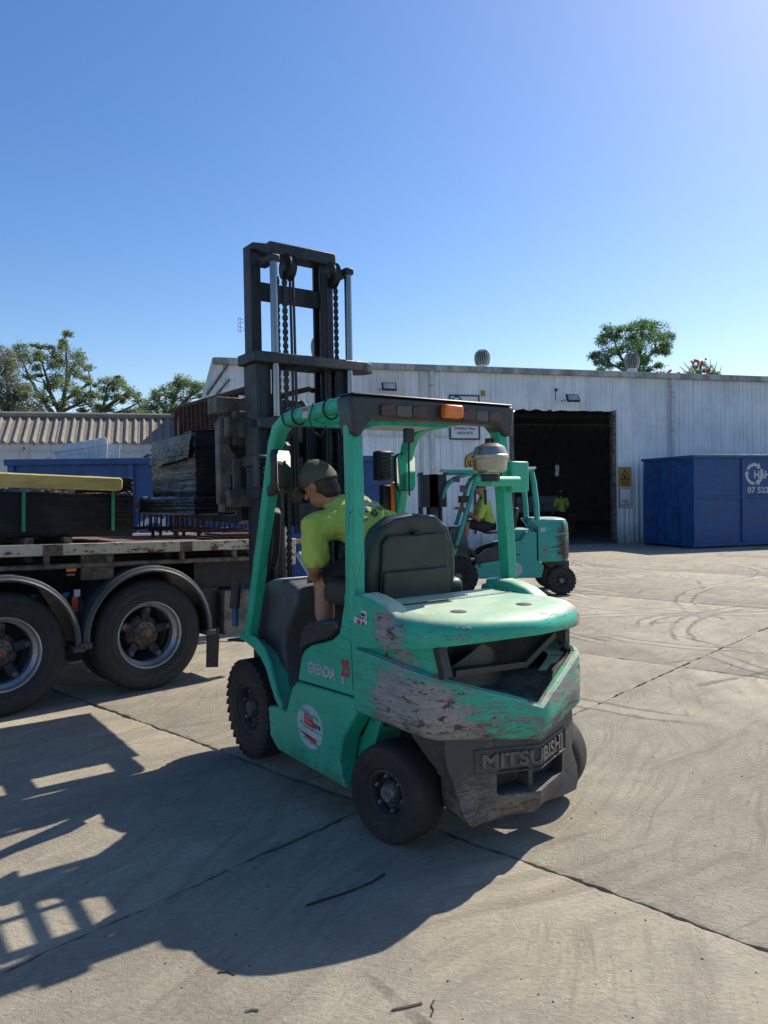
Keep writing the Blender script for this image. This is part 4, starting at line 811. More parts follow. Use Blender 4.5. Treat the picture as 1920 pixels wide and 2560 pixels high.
# radiator opening: sloping floor, baffle, duct curve and struts
fl = ring(.058, RIDGE, -.012); m = MB(); m.loft([[fl[i] for i in range(4, NP - 4)], [(-.16, fl[i][1] * .8, .80) for i in range(4, NP - 4)]], closed=False, cap=False); m.build('opening_floor', m_plate, fk, smooth=50)
MB().bb(-.16, -.14, -.46, .46, .60, 1.06).build('baffle', m_black, fk)
m = MB(); arc_ = [(-.17 - .12 * math.sin(t), .20 - .30 * math.cos(t)) for t in [math.pi * k / 10 for k in range(11)]]
m.loft([[(a, b, .76) for a, b in arc_], [(a * .9, b, 1.0 - .04 * abs(i - 4)) for i, (a, b) in enumerate(arc_)]], closed=False, cap=False); m.build('air_duct', m_plast_dk, fk, smooth=60)
MB().bar((-.36, .40, .91), (-.30, -.12, .87), .05, .03).build('strut', m_plast_dk, fk); MB().bar((-.30, -.12, .86), (-.30, -.36, 1.0), .05, .03).build('strut', m_plast_dk, fk)
MB().bar((-.38, .455, .90), (-.35, .47, 1.04), .05, .04, (1, 0, 0)).build('strut', m_plast_dk, fk)
# dark lower casting
def plan_x(y, inset=0.0):
    pts = [p for p in plan(inset)]
    for a, b in zip(pts[:-1], pts[1:]):
        if b.y <= y <= a.y: return a.x + (b.x - a.x) * ((y - a.y) / (b.y - a.y) if abs(b.y - a.y) > 1e-6 else 0)
    return pts[0].x
LOW = [(.60, -.10, .035, .45), (.555, -.16, .030, .45), (.48, -.27, .024, .45), (.39, -.37, .022, .42), (.30, -.415, .024, .415), (.235, -.435, .032, .40), (.195, -.445, .06, .37), (.172, -.42, .10, .33)]
rings = []
for z_, xs_, ins, ym in LOW:
    ys = [ym - 2 * ym * k / 28 for k in range(29)]; rg = []
    for y_ in ys:
        px = plan_x(y_, ins); rg.append((min(px, xs_), y_, z_))
    rg += [(max(xs_, -.36) + .10, -ym + .02, z_), (max(xs_, -.36) + .10, ym - .02, z_)]
    rings.append(rg)
lc = MB().loft(rings).build('lower_casting', m_cw_black, fk, smooth=38)
evaluated_cut(lc, MB().prism([(.20, .305), (.215, .318), (.215, .42), (.20, .433), (-.265, .433), (-.28, .42), (-.28, .318), (-.265, .305)], 'x', -.75, -.36))
lc.data.shade_smooth(); lc.data.set_sharp_from_angle(angle=R(38)); lc.data.materials.clear(); lc.data.materials.append(m_cw_black)
MB().bb(-.47, -.40, -.02, .01, .307, .431).build('tow_pin', m_cw_black, fk)
m_emb = mottled('worn_letters', (.085, .08, .075), (.15, .14, .125), 20, .5, .1, .2, 60)
def wrapcw(p, dz): return Vector((plan_x(max(-.44, min(.44, p.y)), .024) - .006 - dz, p.y, p.z))
text('lettering', 'MITSUBISHI', .092, m_emb, fk, (-.5, .012, .475), (0, -1, 0), YD, .003, ext=.005, fit=.55, warp=wrapcw)
for zz_ in (.418, .532):
    MB().loft([[(plan_x(y_, .024) + d_, y_, zz_ + e_) for d_, e_ in ((.004, -.004), (-.006, -.003), (-.006, .003), (.004, .004))] for y_ in [.315 - .63 * k / 20 for k in range(21)]]).build('name_frame', m_cw_black, fk)
for y_ in (.315, -.315): MB().bb(plan_x(y_, .024) - .006, plan_x(y_, .024) + .01, y_ - .004, y_ + .004, .42, .53).build('name_frame', m_cw_black, fk)
# frame bits behind the rear wheel
MB().bb(-.30, .20, -.30, .30, .30, .60).build('rear_frame', m_black, fk); MB().bb(-.08, .06, -.36, .36, .20, .28).build('rear_axle', m_black, fk)
MB().bar((-.09, .33, .60), (-.11, .33, .40), .05, .03, (1, 0, 0)).bar((-.11, .33, .40), (-.28, .33, .36), .05, .03).build('bracket', m_green_side, fk)
MB().prism([(.248, .62), (.36, .45), (.41, .31), (.40, .21), (.28, .21), (.26, .40), (.17, .60)], 'y', .20, .435).build('wheel_arch_liner', m_green_side, fk)
MB().prism([(.248, .62), (.36, .45), (.41, .31), (.40, .21), (.28, .21), (.26, .40), (.17, .60)], 'y', -.435, -.20).build('wheel_arch_liner', m_green_side, fk)
# wheels
wheel(fk, .02, .462, .252, .21, .125, 1, 0, steer=R(13), tm=m_rubber_brown); wheel(fk, -.04, -.54, .252, .21, .125, -1, 0, steer=R(25), tm=m_rubber_brown)
wheel(fk, 1.615, .455,   .335, .20, .165, 1, 34, hubm=m_rim); wheel(fk, 1.615, -.455, .335, .20, .165, -1, 34, hubm=m_rim)
# seat
st = empty('seat', (.36, -.13 * -1 - .0, 0), 0, parent=fk); st.location = (.36, .13, 0)
MB().prism([(-.02, 1.10), (-.02, 1.22), (.10, 1.27), (.42, 1.28), (.50, 1.23), (.50, 1.12)], 'y', -.27, .27).build('cushion', m_seat, st, bevel=.05, seg=4)
out = [(-.30, 1.14), (-.325, 1.30), (-.31, 1.45), (-.25, 1.58), (-.15, 1.645), (0, 1.66), (.15, 1.645), (.25, 1.58), (.31, 1.45), (.325, 1.30), (.30, 1.14)]
bk = MB().prism(out, 'x', -.06, .07).build('backrest', m_seat, st, bevel=.035, seg=4)
for v in bk.data.vertices: v.co.x -= (v.co.z - 1.15) * .10
bp = MB().prism([(-.24, 1.15), (-.235, 1.50), (-.20, 1.545), (.20, 1.545), (.235, 1.50), (.24, 1.15)], 'x', -.085, -.058).build('back_panel', m_seat, st, bevel=.015, seg=3)
for v in bp.data.vertices: v.co.x -= (v.co.z - 1.15) * .10
pk = MB().prism([(-.235, 1.16), (-.232, 1.345), (.232, 1.345), (.235, 1.16)], 'x', -.108, -.083).build('document_pocket', m_seat, st, bevel=.008)
for v in pk.data.vertices: v.co.x -= (v.co.z - 1.15) * .10
for yy in (-.17, -.14, -.11, .08, .11, .14): MB().lathe([(.007, -.112), (.007, -.108)], (0, yy, 1.185), 'x', 8).build('drain_hole', m_black, pk)
MB().bb(-.115, -.108, -.21, -.185, 1.24, 1.27).build('tag', m_print, pk); MB().bb(-.145, -.10, -.02, .04, 1.545, 1.56).build('pull_tab', m_black, bp, bevel=.005)
MB().prism([(-.05, 1.13), (-.07, 1.26), (.10, 1.29), (.44, 1.26), (.48, 1.13)], 'y', -.40, -.275).build('side_bolster', m_seat, st, bevel=.045, seg=4)
# pre-cleaner bowl on its stack at the right rear pillar
MB().bar((.275, -.50, 1.84), (.14, -.28, 1.84), .10, .06).build('bracket', m_green, fk, bevel=.01)
MB().tube([(.12, -.30, 1.835), (.12, -.54, 1.835)], .030, 14).build('clamp_tube', m_green, fk, smooth=40); MB().bb(.20, .34, -.72, -.57, 1.77, 1.96).build('lamp_bracket', m_green, fk, bevel=.01)
MB().bb(.26, .33, -.575, -.53, 1.93, 2.05).build('pillar_gusset', m_green, fk)
pc = MB().lathe([(.052, 1.87), (.052, 1.884), (.085, 1.888), (.097, 1.900), (.103, 1.965), (.109, 1.968), (.110, 1.985), (.104, 1.99), (.10, 2.005), (.085, 2.035), (.05, 2.055), (.002, 2.06)], (.13, -.325, 0), 'z', 36).build('precleaner', m_steel, fk, smooth=28)
MB().lathe([(.056, 1.835), (.056, 1.878)], (.13, -.325, 0), 'z', 18).build('stack', m_black, fk, smooth=40); MB().bb(.11, .15, -.345, -.335, 2.058, 2.085).bb(.11, .15, -.315, -.305, 2.058, 2.085).build('wing_nut', m_black, pc)
# mirrors and front work lamps
def mirror(s, x, y, z):
    f = MB(); mp = [(-.075, -.10), (-.06, -.135), (.06, -.135), (.075, -.10), (.078, .10), (.06, .13), (-.06, .13), (-.078, .10)]
    rot = Matrix.Rotation(R(28 if s > 0 else -16), 3, 'Z'); o_ = MB().prism([(a * 1.0, b) for a, b in mp], 'x', -.02, .03).build('mirror', m_black, fk, bevel=.012)
    for v in o_.data.vertices: v.co = rot @ v.co + Vector((x, y, z))
    g_ = MB().prism([(a * .9, b * .93) for a, b in mp], 'x', -.0235, -.0215).build('glass', m_mirror, o_)
    for v in g_.data.vertices: v.co = rot @ v.co + Vector((x, y, z))
mirror(1, 1.03, .565, 1.925); mirror(-1, 1.20, -.51, 1.93)
MB().bar((1.235, .535, 1.80), (1.06, .56, 1.82), .05, .06).build('mirror_arm', m_black, fk, bevel=.006); MB().bar((1.25, -.53, 1.9), (1.22, -.52, 1.92), .04, .04).build('mirror_arm', m_black, fk)
def worklamp(s, x, y, z):
    b = MB().bb(x, x + .09, y - .06, y + .06, z - .11, z + .11).build('work_lamp', m_black, fk, bevel=.015)
    for k in range(8): MB().bb(x - .022, x - .001, y - .06, y + .06, z - .10 + k * .026, z - .088 + k * .026).build('cooling_fin', m_black, b)
worklamp(1, 1.32, .515, 1.93); worklamp(-1, 1.38, -.475, 1.98)
MB().bb(1.30, 1.33, -.50, -.47, 1.62, 1.86).build('marker_lamp', m_orange, fk, bevel=.008); MB().bb(1.331, 1.40, -.52, -.42, 1.60, 1.84).build('lamp_body', m_black, fk, bevel=.01)
MB().prism([(1.43, 1.30), (1.40, 1.45), (1.355, 1.66), (1.34, 1.70), (1.30, 1.66), (1.33, 1.40), (1.38, 1.29)], 'y', .42, .485).build('grab_shell', m_black, fk, bevel=.012)
MB().bar((1.36, .55, 1.90), (1.15, .45, 2.10), .03, .03).build('wiper_arm', m_plate, fk)
MB().tube([(1.63, .60, 1.20), (1.63, .62, 1.02)], .035, 8).build('front_lamp', m_black, fk); MB().tube([(1.63, .615, 1.02), (1.62, .62, .90)], .022, 8).build('blue_strap', m_blue, fk, smooth=50)

# ------------------------------------------------------------------ mast
ms = empty('mast', (1.76, 0, 0), 0, parent=fk)
def upright(s):
    iy0, iy1 = (.262, .340) if s > 0 else (.235, .345)
    for nm, y0, y1, xa, xb, z0, z1, mm in (('outer_upright', .275, .375, -.05, .10, .12, 2.72, m_mast), ('inner_upright', iy0, iy1, .103, .22, 1.05, 3.55, m_mast)):
        t_ = .022; m = MB(); m.prism([(xa, s * y1), (xb, s * y1), (xb, s * y0), (xb - t_, s * y0), (xb - t_, s * (y1 - t_)), (xa + t_, s * (y1 - t_)), (xa + t_, s * y0), (xa, s * y0)], 'z', z0, z1); m.build(nm, mm, ms)
    y_ = .255 if s > 0 else .362
    MB().lathe([(.044, .3), (.044, 2.25), (.050, 2.25), (.050, 2.33), (.03, 2.33)], (-.085, s * y_, 0), 'z', 20).build('lift_cylinder', m_mast2, ms, smooth=40)
    MB().lathe([(.027, 2.33), (.027, 3.42)], (-.085, s * y_, 0), 'z', 20).build('lift_rod', m_chrome, ms, smooth=40)
    MB().bb(-.12, .10, s * y_ - .035, s * y_ + .035, 3.41, 3.46).build('rod_head', m_mast, ms, bevel=.01)
    MB().bb(-.13, .02, s * .27, s * .40, 2.24, 2.32).build('cylinder_clamp', m_mast, ms, bevel=.01)
    # chains, hoses and their sheaves
    ch, ho, sy = (((.185, .020, 3.36), (.130, .034, 3.42)), (.088, .062), .105) if s > 0 else (((.232, .024, 3.42), (.300, .030, 3.40)), (.190, .212), .262)
    for (yy, wd, zt) in ch:
        m = MB()
        for k in range(int((zt - 1.2) / .05)): z_ = 1.2 + k * .05; m.box((-.01, s * yy, z_), (.022, wd, .030)); m.box((-.01, s * yy, z_ + .025), (.014, wd * .7, .024))
        m.build('lift_chain', m_mast2, ms)
    for yy in ho: MB().tube([(-.03, s * yy, 1.5), (-.03, s * yy, 2.6), (-.02, s * (yy + .004), 3.42)], .010, 6).build('hose', m_black, ms, smooth=60)
    sv = MB().lathe([(.095, -.025), (.08, -.008), (.08, .008), (.095, .025)], (-.02, s * sy, 3.41), 'y', 28).build('sheave', m_mast2, ms, smooth=30)
    MB().lathe([(.03, -.04), (.03, .04)], (-.02, s * sy, 3.41), 'y', 14).build('sheave_pin', m_plate, sv, smooth=30)
both(upright)
MB().prism([(.342, 3.53), (.342, 3.575), (.23, 3.585), (.20, 3.61), (-.34, 3.61), (-.352, 3.59), (-.352, 3.515), (.20, 3.52), (.22, 3.505)], 'x', .06, .225).build('top_tie', m_mast, ms, bevel=.008)
MB().bb(.12, .16, -.27, .32, 3.19, 3.32).build('cross_tie', m_mast, ms, bevel=.006)
MB().prism([(-.12, .43), (.16, .43), (.16, -.40), (.05, -.58), (-.05, -.60), (-.12, -.50)], 'z', 2.70, 2.775).build('upper_tie_plate', m_mast, ms, bevel=.008)
MB().bb(.0, .10, -.275, .275, 1.55, 1.72).build('cross_tie', m_mast, ms, bevel=.006); MB().bb(.0, .10, -.30, .30, .18, .34).build('cross_tie', m_mast, ms, bevel=.006)
MB().bb(-.08, .12, .376, .40, 1.75, 2.70).build('guard_plate', m_mast, ms, bevel=.006); MB().bb(-.10, .14, .20, .42, 1.98, 2.06).build('clamp_band', m_mast, ms, bevel=.01)
sk = MB().bb(-.04, .03, .3765, .3775, 1.10, 1.42).build('warning_label', m_print, ms); MB().bb(-.04, .03, .3778, .3782, 1.36, 1.42).build('label_header', m_redtape, sk)
for k in range(9): MB().bb(-.03, .02, .3778, .3782, 1.13 + k * .024, 1.136 + k * .024).build('label_line', m_ink, sk)
sk = MB().bb(-.04, .03, .3765, .3775, .90, 1.09).build('warning_label', m_print, ms); MB().bb(-.04, .03, .3778, .3782, 1.05, 1.09).build('label_header', m_redtape, sk)
# carriage and rotating clamp head
cg = empty('carriage', (1.92, 0, 0), 0, parent=fk)
for z0, z1 in ((1.70, 1.82), (2.20, 2.34)): MB().bb(.02, .10, -.46, .50, z0, z1).build('carriage_bar', m_plate, cg, bevel=.008)
for s in (1, -1): MB().bb(-.04, .02, s * .10, s * .19, 1.60, 2.42).build('carriage_side', m_mast, cg)
MB().prism([(.53, 1.72), (.53, 2.30), (.50, 2.36), (.44, 2.36), (.44, 2.12), (.40, 2.08), (.40, 1.95), (.44, 1.92), (.44, 1.72)], 'x', .12, .20).build('clamp_plate', m_plate, cg, bevel=.008)
MB().bb(.11, .17, .20, .43, 1.74, 2.05).build('clamp_plate', m_plate, cg, bevel=.008); MB().bb(.10, .16, .22, .42, 2.15, 2.40).build('clamp_plate', m_plate, cg, bevel=.008)
MB().prism([(.54, 2.38), (.54, 2.50), (.24, 2.50), (.20, 2.40)], 'x', .14, .30).build('clamp_plate', m_plate, cg, bevel=.008)
for yy, zz_ in ((.36, 2.30), (.27, 2.34), (.30, 1.95), (.36, 1.82)): MB().lathe([(.02, .09), (.02, .185)], (0, yy, zz_), 'x', 10).build('bolt', m_plate, cg)
MB().tube([(.10, .40, 2.26), (.10, .24, 2.26)], .03, 12).build('clamp_ram', m_chrome, cg, smooth=40)
MB().bb(.12, .24, -.45, .50, 1.66, 1.74).build('lower_beam', m_plate, cg, bevel=.01)
MB().lathe([(.20, .0), (.20, .10), (.17, .12), (.10, .13), (.10, .15), (.004, .15)], (.04, -.06, 2.26), 'x', 36).build('rotator', m_mast2, cg, smooth=30)
MB().lathe([(.085, -.03), (.085, .0)], (.04, -.08, 2.26), 'x', 28).build('rotator_face', m_plate, cg, smooth=30)
MB().prism([(.14, 2.40), (.05, 2.50), (-.12, 2.50), (-.24, 2.42), (-.44, 2.38), (-.46, 2.24), (-.20, 2.24)], 'x', .05, .12).build('hose_guard', m_plate, cg, bevel=.01)
for k in range(5): MB().tube([(.04, -.25, 2.28 - k * .03), (.03, -.42, 2.30 - k * .03), (.05, -.52, 2.20 - k * .03)], .011, 6).build('hose', m_black, cg, smooth=50)
for s in (1, -1):
    MB().prism([(.10, 2.0), (.10, 1.60), (.16, 1.57), (1.35, 1.60), (1.35, 1.615), (.17, 1.635), (.15, 2.0)], 'y', s * .32 - .06, s * .32 + .06).build('fork', m_mast, cg, bevel=.004)
# ------------------------------------------------------------------ wrapped loads
def wrapmat(name, tint=(.006, .008, .011)):
    t = NT(name); o = t.co((.55, .55, 26)); n1 = t.noise(o, 1.6, 6, .62, .35); n2 = t.noise(t.co((1, 1, 1.6)), 3.5, 4, .5, .3); n3 = t.noise(t.co((2.5, 2.5, 9), rot=(.1, .2, 0)), 3, 4, .5)
    col = t.mix(t.ramp(n2, .5, .8), tint, (.022, .026, .026)); h = t.math('ADD', t.math('ADD', n1, t.math('MULTIPLY', n2, .9)), t.math('MULTIPLY', n3, .3))
    m = t.out(col, t.ramp(n2, .3, .7, .16, .30), 0, t.bump(h, .75, .016)); t.b.inputs['Specular IOR Level'].default_value = .28; return m
m_wrap = wrapmat('black_stretch_film')
def wrapped(parent, x0, x1, y0, y1, z0, z1, seed=1, skirt=None, name='wrapped_stack', bulge=.012, topfn=None):
    bulge *= .55
    rn = random.Random(seed); rings = []; n = 22; cx, cy = (x0 + x1) / 2, (y0 + y1) / 2
    base = []
    for k in range(n): base.append((x0 + (x1 - x0) * k / n, y0))
    for k in range(n): base.append((x1, y0 + (y1 - y0) * k / n))
    for k in range(n): base.append((x1 - (x1 - x0) * k / n, y1))
    for k in range(n): base.append((x0, y1 - (y1 - y0) * k / n))
    L_ = 16
    for j in range(L_ + 1):
        q = j / L_; z = z0 + (z1 - z0) * q; off = rn.uniform(-bulge, bulge); rg = []
        for i, (a, b) in enumerate(base):
            dx, dy = a - cx, b - cy; k = 1 + (off + rn.uniform(-bulge, bulge) * .6) / max(abs(dx), abs(dy), .2)
            if j in (0, L_): k -= .02
            zt = z + (topfn(a) * q if topfn else 0) + (rn.uniform(-.012, .012) if j == L_ else 0)
            rg.append((cx + dx * k, cy + dy * k, zt))
        rings.append(rg)
    return MB().loft(rings).build(name, m_wrap, parent, smooth=50)
def crumple(parent, pts, name, mat_, seed=3, amp=.03, N=26):
    """loose film: a rumpled sheet spread between four corners, with folds running down it"""
    rn = random.Random(seed); m = MB(); rows = []
    (a, b, c, d) = [Vector(p) for p in pts]; nv = (b - a).cross(d - a).normalized(); ph = [(rn.uniform(4, 16), rn.uniform(-4, 4), rn.uniform(0, 6), rn.uniform(.3, 1)) for k in range(6)]
    for i in range(N + 1):
        row = []
        for j in range(N + 1):
            u_, v_ = i / N, j / N; p = a.lerp(b, u_).lerp(d.lerp(c, u_), v_); w_ = sum(q[3] * math.sin(q[0] * u_ + q[1] * v_ + q[2]) for q in ph) / 3
            edge = rn.uniform(-.02, .02) if j == N else 0; row.append(p + nv * (amp * (w_ + rn.gauss(0, .18)) * (.25 + v_)) + (d - a) * edge)
        rows.append(row)
    m.loft(rows, closed=False, cap=False); return m.build(name, mat_, parent, smooth=80)
m_film = mottled('torn_grey_film', (.10, .09, .09), (.32, .28, .28), 9, .35, 0, .5, 40)
lf = empty('wrapped_pallet', fk.location, FA, 'black film-wrapped pallet held high on the forklift clamp', 'pallet'); 
wrapped(lf, 2.42, 3.42, -.45, .56, 1.76, 2.27, 4, topfn=lambda a: -.03 * (a - 2.4))
wrapped(lf, 2.36, 3.66, -.50, .60, 1.638, 1.78, 5, name='pallet_base', bulge=.012)
crumple(lf, [(2.46, .57, 2.27), (3.38, .57, 2.25), (3.36, .60, 2.02), (2.50, .60, 2.08)], 'loose_film', m_wrap, 6, .022)
crumple(lf, [(2.45, .50, 2.29), (2.95, .45, 2.31), (2.95, .05, 2.30), (2.45, .05, 2.30)], 'torn_film', m_film, 7, .035)
rk = empty('steel_rack', fk.location, FA, 'rusty barred steel rack lying on top of the raised wrapped pallet', 'rack')
for yy in (.20, -.22):
    MB().tube([(3.80, yy, 2.30), (3.80, yy, 2.52), (3.76, yy, 2.58), (3.68, yy, 2.605), (2.02, yy, 2.60), (1.98, yy, 2.58)], .022, 8).build('top_rail', m_rust, rk, smooth=50)
    MB().tube([(3.82, yy, 2.31), (2.45, yy, 2.31)], .020, 8).build('bottom_rail', m_rust, rk, smooth=50)
    for k in range(13): xx = 3.66 - k * .10; MB().bb(xx - .012, xx + .012, yy - .018, yy + .018, 2.32, 2.60).build('bar', m_rust, rk)
for xx in (3.78, 3.0, 2.5): MB().tube([(xx, .20, 2.60), (xx, -.22, 2.60)], .018, 6).build('cross_bar', m_rust, rk, smooth=50)

# ------------------------------------------------------------------ flatbed trailer (local x along the bed towards its tail, y away from the camera)
T0 = Vector((-2.182, 6.954, 0)); TA = math.atan2(.655, .756)
tr = empty('flatbed_trailer', T0, TA, 'old flatbed trailer with worn cream side rail and tandem dual wheels', 'trailer'); tr.rotation_euler = (0, .028, TA)
m_rail = worn_paint('cream_rail', (.46, .42, .34), (.54, .50, .42), ((.12, .06, .04), (.16, .13, .10), (.05, .045, .045)), (), .7, thr=.56, streak=(1, 1, 5), seed=3.3)
m_chas = mottled('chassis_dark', (.016, .016, .02), (.035, .03, .03), 5, .7, .1, .2, 40)
m_post = mottled('post_rust', (.07, .05, .04), (.20, .17, .14), 12, .8, .1, .4, 60)
XE = 1.55
MB().prism([(0, 1.282), (.02, 1.274), (.09, 1.274), (.09, 1.30), (.03, 1.30), (.03, 1.345), (.09, 1.345), (.09, 1.372), (0, 1.372)], 'x', -7.5, XE).build('side_rail', m_rail, tr)
MB().bb(-7.5, XE, 2.36, 2.45, 1.275, 1.372).build('side_rail', m_rail, tr)
MB().bb(-.94, -.78, -.008, -.002, 1.276, 1.372).build('rail_splice', m_post, tr)
MB().bb(.30, .42, -.008, -.002, 1.276, 1.372).build('rail_splice', m_post, tr)
m = MB(); m.tube([(-7.5, .02, 1.182), (XE, .02, 1.182)], .022, 8); m.build('rope_rail', m_post, tr, smooth=50)
for xx in (-2.9, -2.2, -1.55, -.90, -.37, .325, .885, 1.48): MB().tube([(xx, .03, 1.19), (xx, .03, 1.285)], .028, 10).build('rail_post', m_post, tr, smooth=50)
m_board = mottled('deck_boards', (.16, .085, .06), (.27, .17, .13), 5, .85, 0, .4, 40, (1, 4, 1))
for k in range(9): y0 = .095 + k * .252; MB().bb(-7.5, XE - .02, y0, y0 + .244, 1.335, 1.362 + .004 * (k % 3)).build('deck_board', m_board, tr)
for xx in [-6.6 + .62 * k for k in range(13)]: MB().bb(xx - .03, xx + .03, .10, 2.35, 1.22, 1.33).build('cross_member', m_chas, tr)
for yy in (.78, 1.62): MB().bb(-7.5, XE - .1, yy - .06, yy + .06, .88, 1.218).build('chassis_beam', m_chas, tr)
MB().bb(XE + .002, XE + .06, .0, 2.45, 1.10, 1.372).build('tail_beam', m_rail, tr, bevel=.006)
MB().prism([(.02, 1.375), (.13, 1.375), (.12, 1.62), (.03, 1.62)], 'x', XE - .10, XE - .02).build('tail_stake', m_rail, tr); MB().bb(XE - .09, XE - .02, .02, .12, .82, 1.272).build('tail_bracket', m_post, tr)
MB().bb(-.60, -.32, .05, .10, 1.05, 1.27).build('hanger_plate', m_post, tr)
MB().bb(-.745, -.665, -.005, .03, 1.135, 1.162).build('marker_lamp', m_orange, tr, bevel=.004); MB().bb(-.74, -.675, .0, .03, 1.098, 1.118).build('marker_lamp', m_plate, tr)
for (xx, mm, z0, z1) in ((-.625, m_print, .905, .968), (-.645, m_redtape, .775, .903)): MB().bb(xx - .025, xx + .025, .09, .12, z0, z1).build('reflector_strip', mm, tr)
MB().ball((-.575, .16, .72), (.07, .05, .18)).build('brake_chamber', m_chas, tr, smooth=60)
m_tyre_t = mottled('truck_tyre', (.018, .018, .020), (.028, .027, .027), 4, .75, 0, .15, 60); m_rimt = mottled('rim_silver', (.30, .31, .33), (.42, .43, .44), 6, .4, .6, .15, 60); m_spider = mottled('spider_blue', (.012, .02, .045), (.03, .035, .05), 8, .6, .1, .3, 50)
def truck_wheel(xc, zc):
    w_ = empty('wheel', (xc, 0, zc), 0, parent=tr); Rt, rr = .515, .302
    for y0 in (0, .32):
        pr = [(rr, y0 + .03), (rr + .03, y0 + .012), (Rt * .68, y0 + .002), (Rt * .70, y0 - .003), (Rt * .72, y0 + .001), (Rt * .80, y0), (Rt * .82, y0 - .004), (Rt * .84, y0), (Rt * .90, y0 + .004), (Rt * .955, y0 + .018), (Rt * .99, y0 + .045), (Rt, y0 + .08), (Rt, y0 + .20), (Rt * .955, y0 + .262), (Rt * .72, y0 + .28), (rr, y0 + .25)]
        MB().lathe(pr, ax='y', n=64, cap=False).build('tyre', m_tyre_t, w_, smooth=30)
        rp = [(rr + .006, y0 + .022), (rr - .006, y0 + .018), (rr - .014, y0 + .03), (rr - .016, y0 + .07), (rr - .045, y0 + .10), (rr - .05, y0 + .17), (rr - .02, y0 + .22), (rr, y0 + .25)]
        MB().lathe(rp, ax='y', n=64, cap=False).build('rim', m_rimt, w_, smooth=25)
    hb = MB().lathe([(.17, .30), (.16, .20), (.12, .165), (.108, .155), (.108, .13), (.06, .126), (.055, .11), (.045, .095), (.03, .09), (.004, .09)], ax='y', n=28, cap=False).build('hub', m_post, w_, smooth=30)
    MB().lathe([(.020, .084), (.020, .092)], ax='y', n=16).build('hub_cap', m_redtape, hb)
    for k in range(5):
        a = 2 * math.pi * k / 5 + .25; c, s = math.cos(a), math.sin(a)
        ar = MB().bar((c * .12, .19, s * .12), (c * .245, .165, s * .245), .085, .07, (0, 1, 0)).build('hub_arm', m_spider, w_, bevel=.012)
        MB().lathe([(.026, .10), (.026, .13), (.016, .13)], (c * .225, 0, s * .225), 'y', 8).build('wheel_nut', m_post, ar)
    for k in range(10): a = 2 * math.pi * k / 10; MB().lathe([(.008, .118), (.008, .132)], (.085 * math.cos(a), 0, .085 * math.sin(a)), 'y', 6).build('hub_bolt', m_black, hb)
    MB().lathe([(.25, .34), (.25, .60)], ax='y', n=20).build('brake_drum', m_chas, w_, smooth=30)
truck_wheel(.015, .513); truck_wheel(-1.243, .513 - .0335); 
wf = empty('wheel', (.015, 0, 0), 0, parent=tr)
for xc in (.015, -1.243):
    for y0 in (1.83, 2.15): MB().lathe([(.30, y0 + .03), (.37, y0), (.49, y0 + .02), (.515, y0 + .08), (.515, y0 + .20), (.37, y0 + .28), (.30, y0 + .25)], (xc, 0, .513 - (.0335 if xc < 0 else 0)), 'y', 40, cap=False).build('far_tyre', m_tyre_t, tr, smooth=30)
    MB().tube([(xc, .3, .50), (xc, 2.1, .50)], .07, 10).build('axle', m_chas, tr)
bpy.data.objects.remove(wf)
m_fend = mottled('fender_plastic', (.035, .042, .052), (.055, .062, .072), 4, .5, 0, .1, 120)
def fender(xc, zc):
    rings = []; Ro, Ri = .625, .565
    for k in range(33):
        a = R(-2) + (math.pi + R(4)) * k / 32; c, s = math.cos(a), math.sin(a)
        rings.append([(xc + c * r_, y_, zc + s * r_) for r_, y_ in ((Ro, .62), (Ro, -.012), (Ro - .012, -.03), (Ri + .03, -.034), (Ri + .018, -.045), (Ri, -.04), (Ri, -.025), (Ro - .02, -.018), (Ro - .012, .62))])
    MB().loft(rings).build('fender', m_fend, tr, smooth=40)
    for sx in (-1, 1): MB().bb(xc + sx * .595 - .05, xc + sx * .595 + .05, -.048, .3, zc - .075, zc - .022).build('fender_clip', m_fend, tr, bevel=.008)
fender(.005, .535); fender(-1.243, .513)
MB().prism([(.565, .535), (.70, .52), (.685, .135), (.56, .15)], 'y', -.03, -.018).build('mud_flap', m_rubber, tr)
bx = MB().bb(.755, 1.03, -.02, .45, .44, .875).build('tool_box', m_plate, tr, bevel=.006); MB().bb(.58, .75, .10, .45, .48, .90).build('box_shade_block', m_black, tr)  # black block stands in for the shaded left side of the box
MB().bb(.50, 1.35, .12, .5, .90, 1.20).build('under_frame', m_chas, tr)
m_board2 = m_board
for zz, yy in ((.42, -.0), (.40, .0)): pass
# load on the near end of the deck
wl = empty('wrapped_stack', T0, TA, 'long black film-wrapped stack with two green straps on the trailer deck', 'pallet'); wl.rotation_euler = (0, .028, TA)
wrapped(wl, -2.6, -.10, .14, 1.25, 1.425, 1.835, 8, bulge=.010); wrapped(wl, -.34, -.095, .16, 1.2, 1.83, 1.955, 9, name='film_end', bulge=.012)
for xx in (-1.02, -.70, -1.9, -2.4): MB().bb(xx - .035, xx + .035, .10, 1.2, 1.368, 1.428).build('bearer', m_post, wl)
m_strap = mottled('green_strap', (.03, .22, .10), (.05, .28, .14), 6, .5, 0, .2, 100)
for xx in (-1.06, -.30, -1.8): MB().bb(xx - .014, xx + .014, .115, .125, 1.48, 1.84).build('strap', m_strap, wl)
crumple(wl, [(-.5, .15, 1.96), (-.1, .15, 1.96), (-.1, .5, 1.97), (-.5, .5, 1.97)], 'torn_film', m_film, 12, .012)
m_foam = mottled('yellow_slab', (.48, .35, .09), (.62, .48, .16), 4, .8, 0, .4, 40, (1, 1, 3))
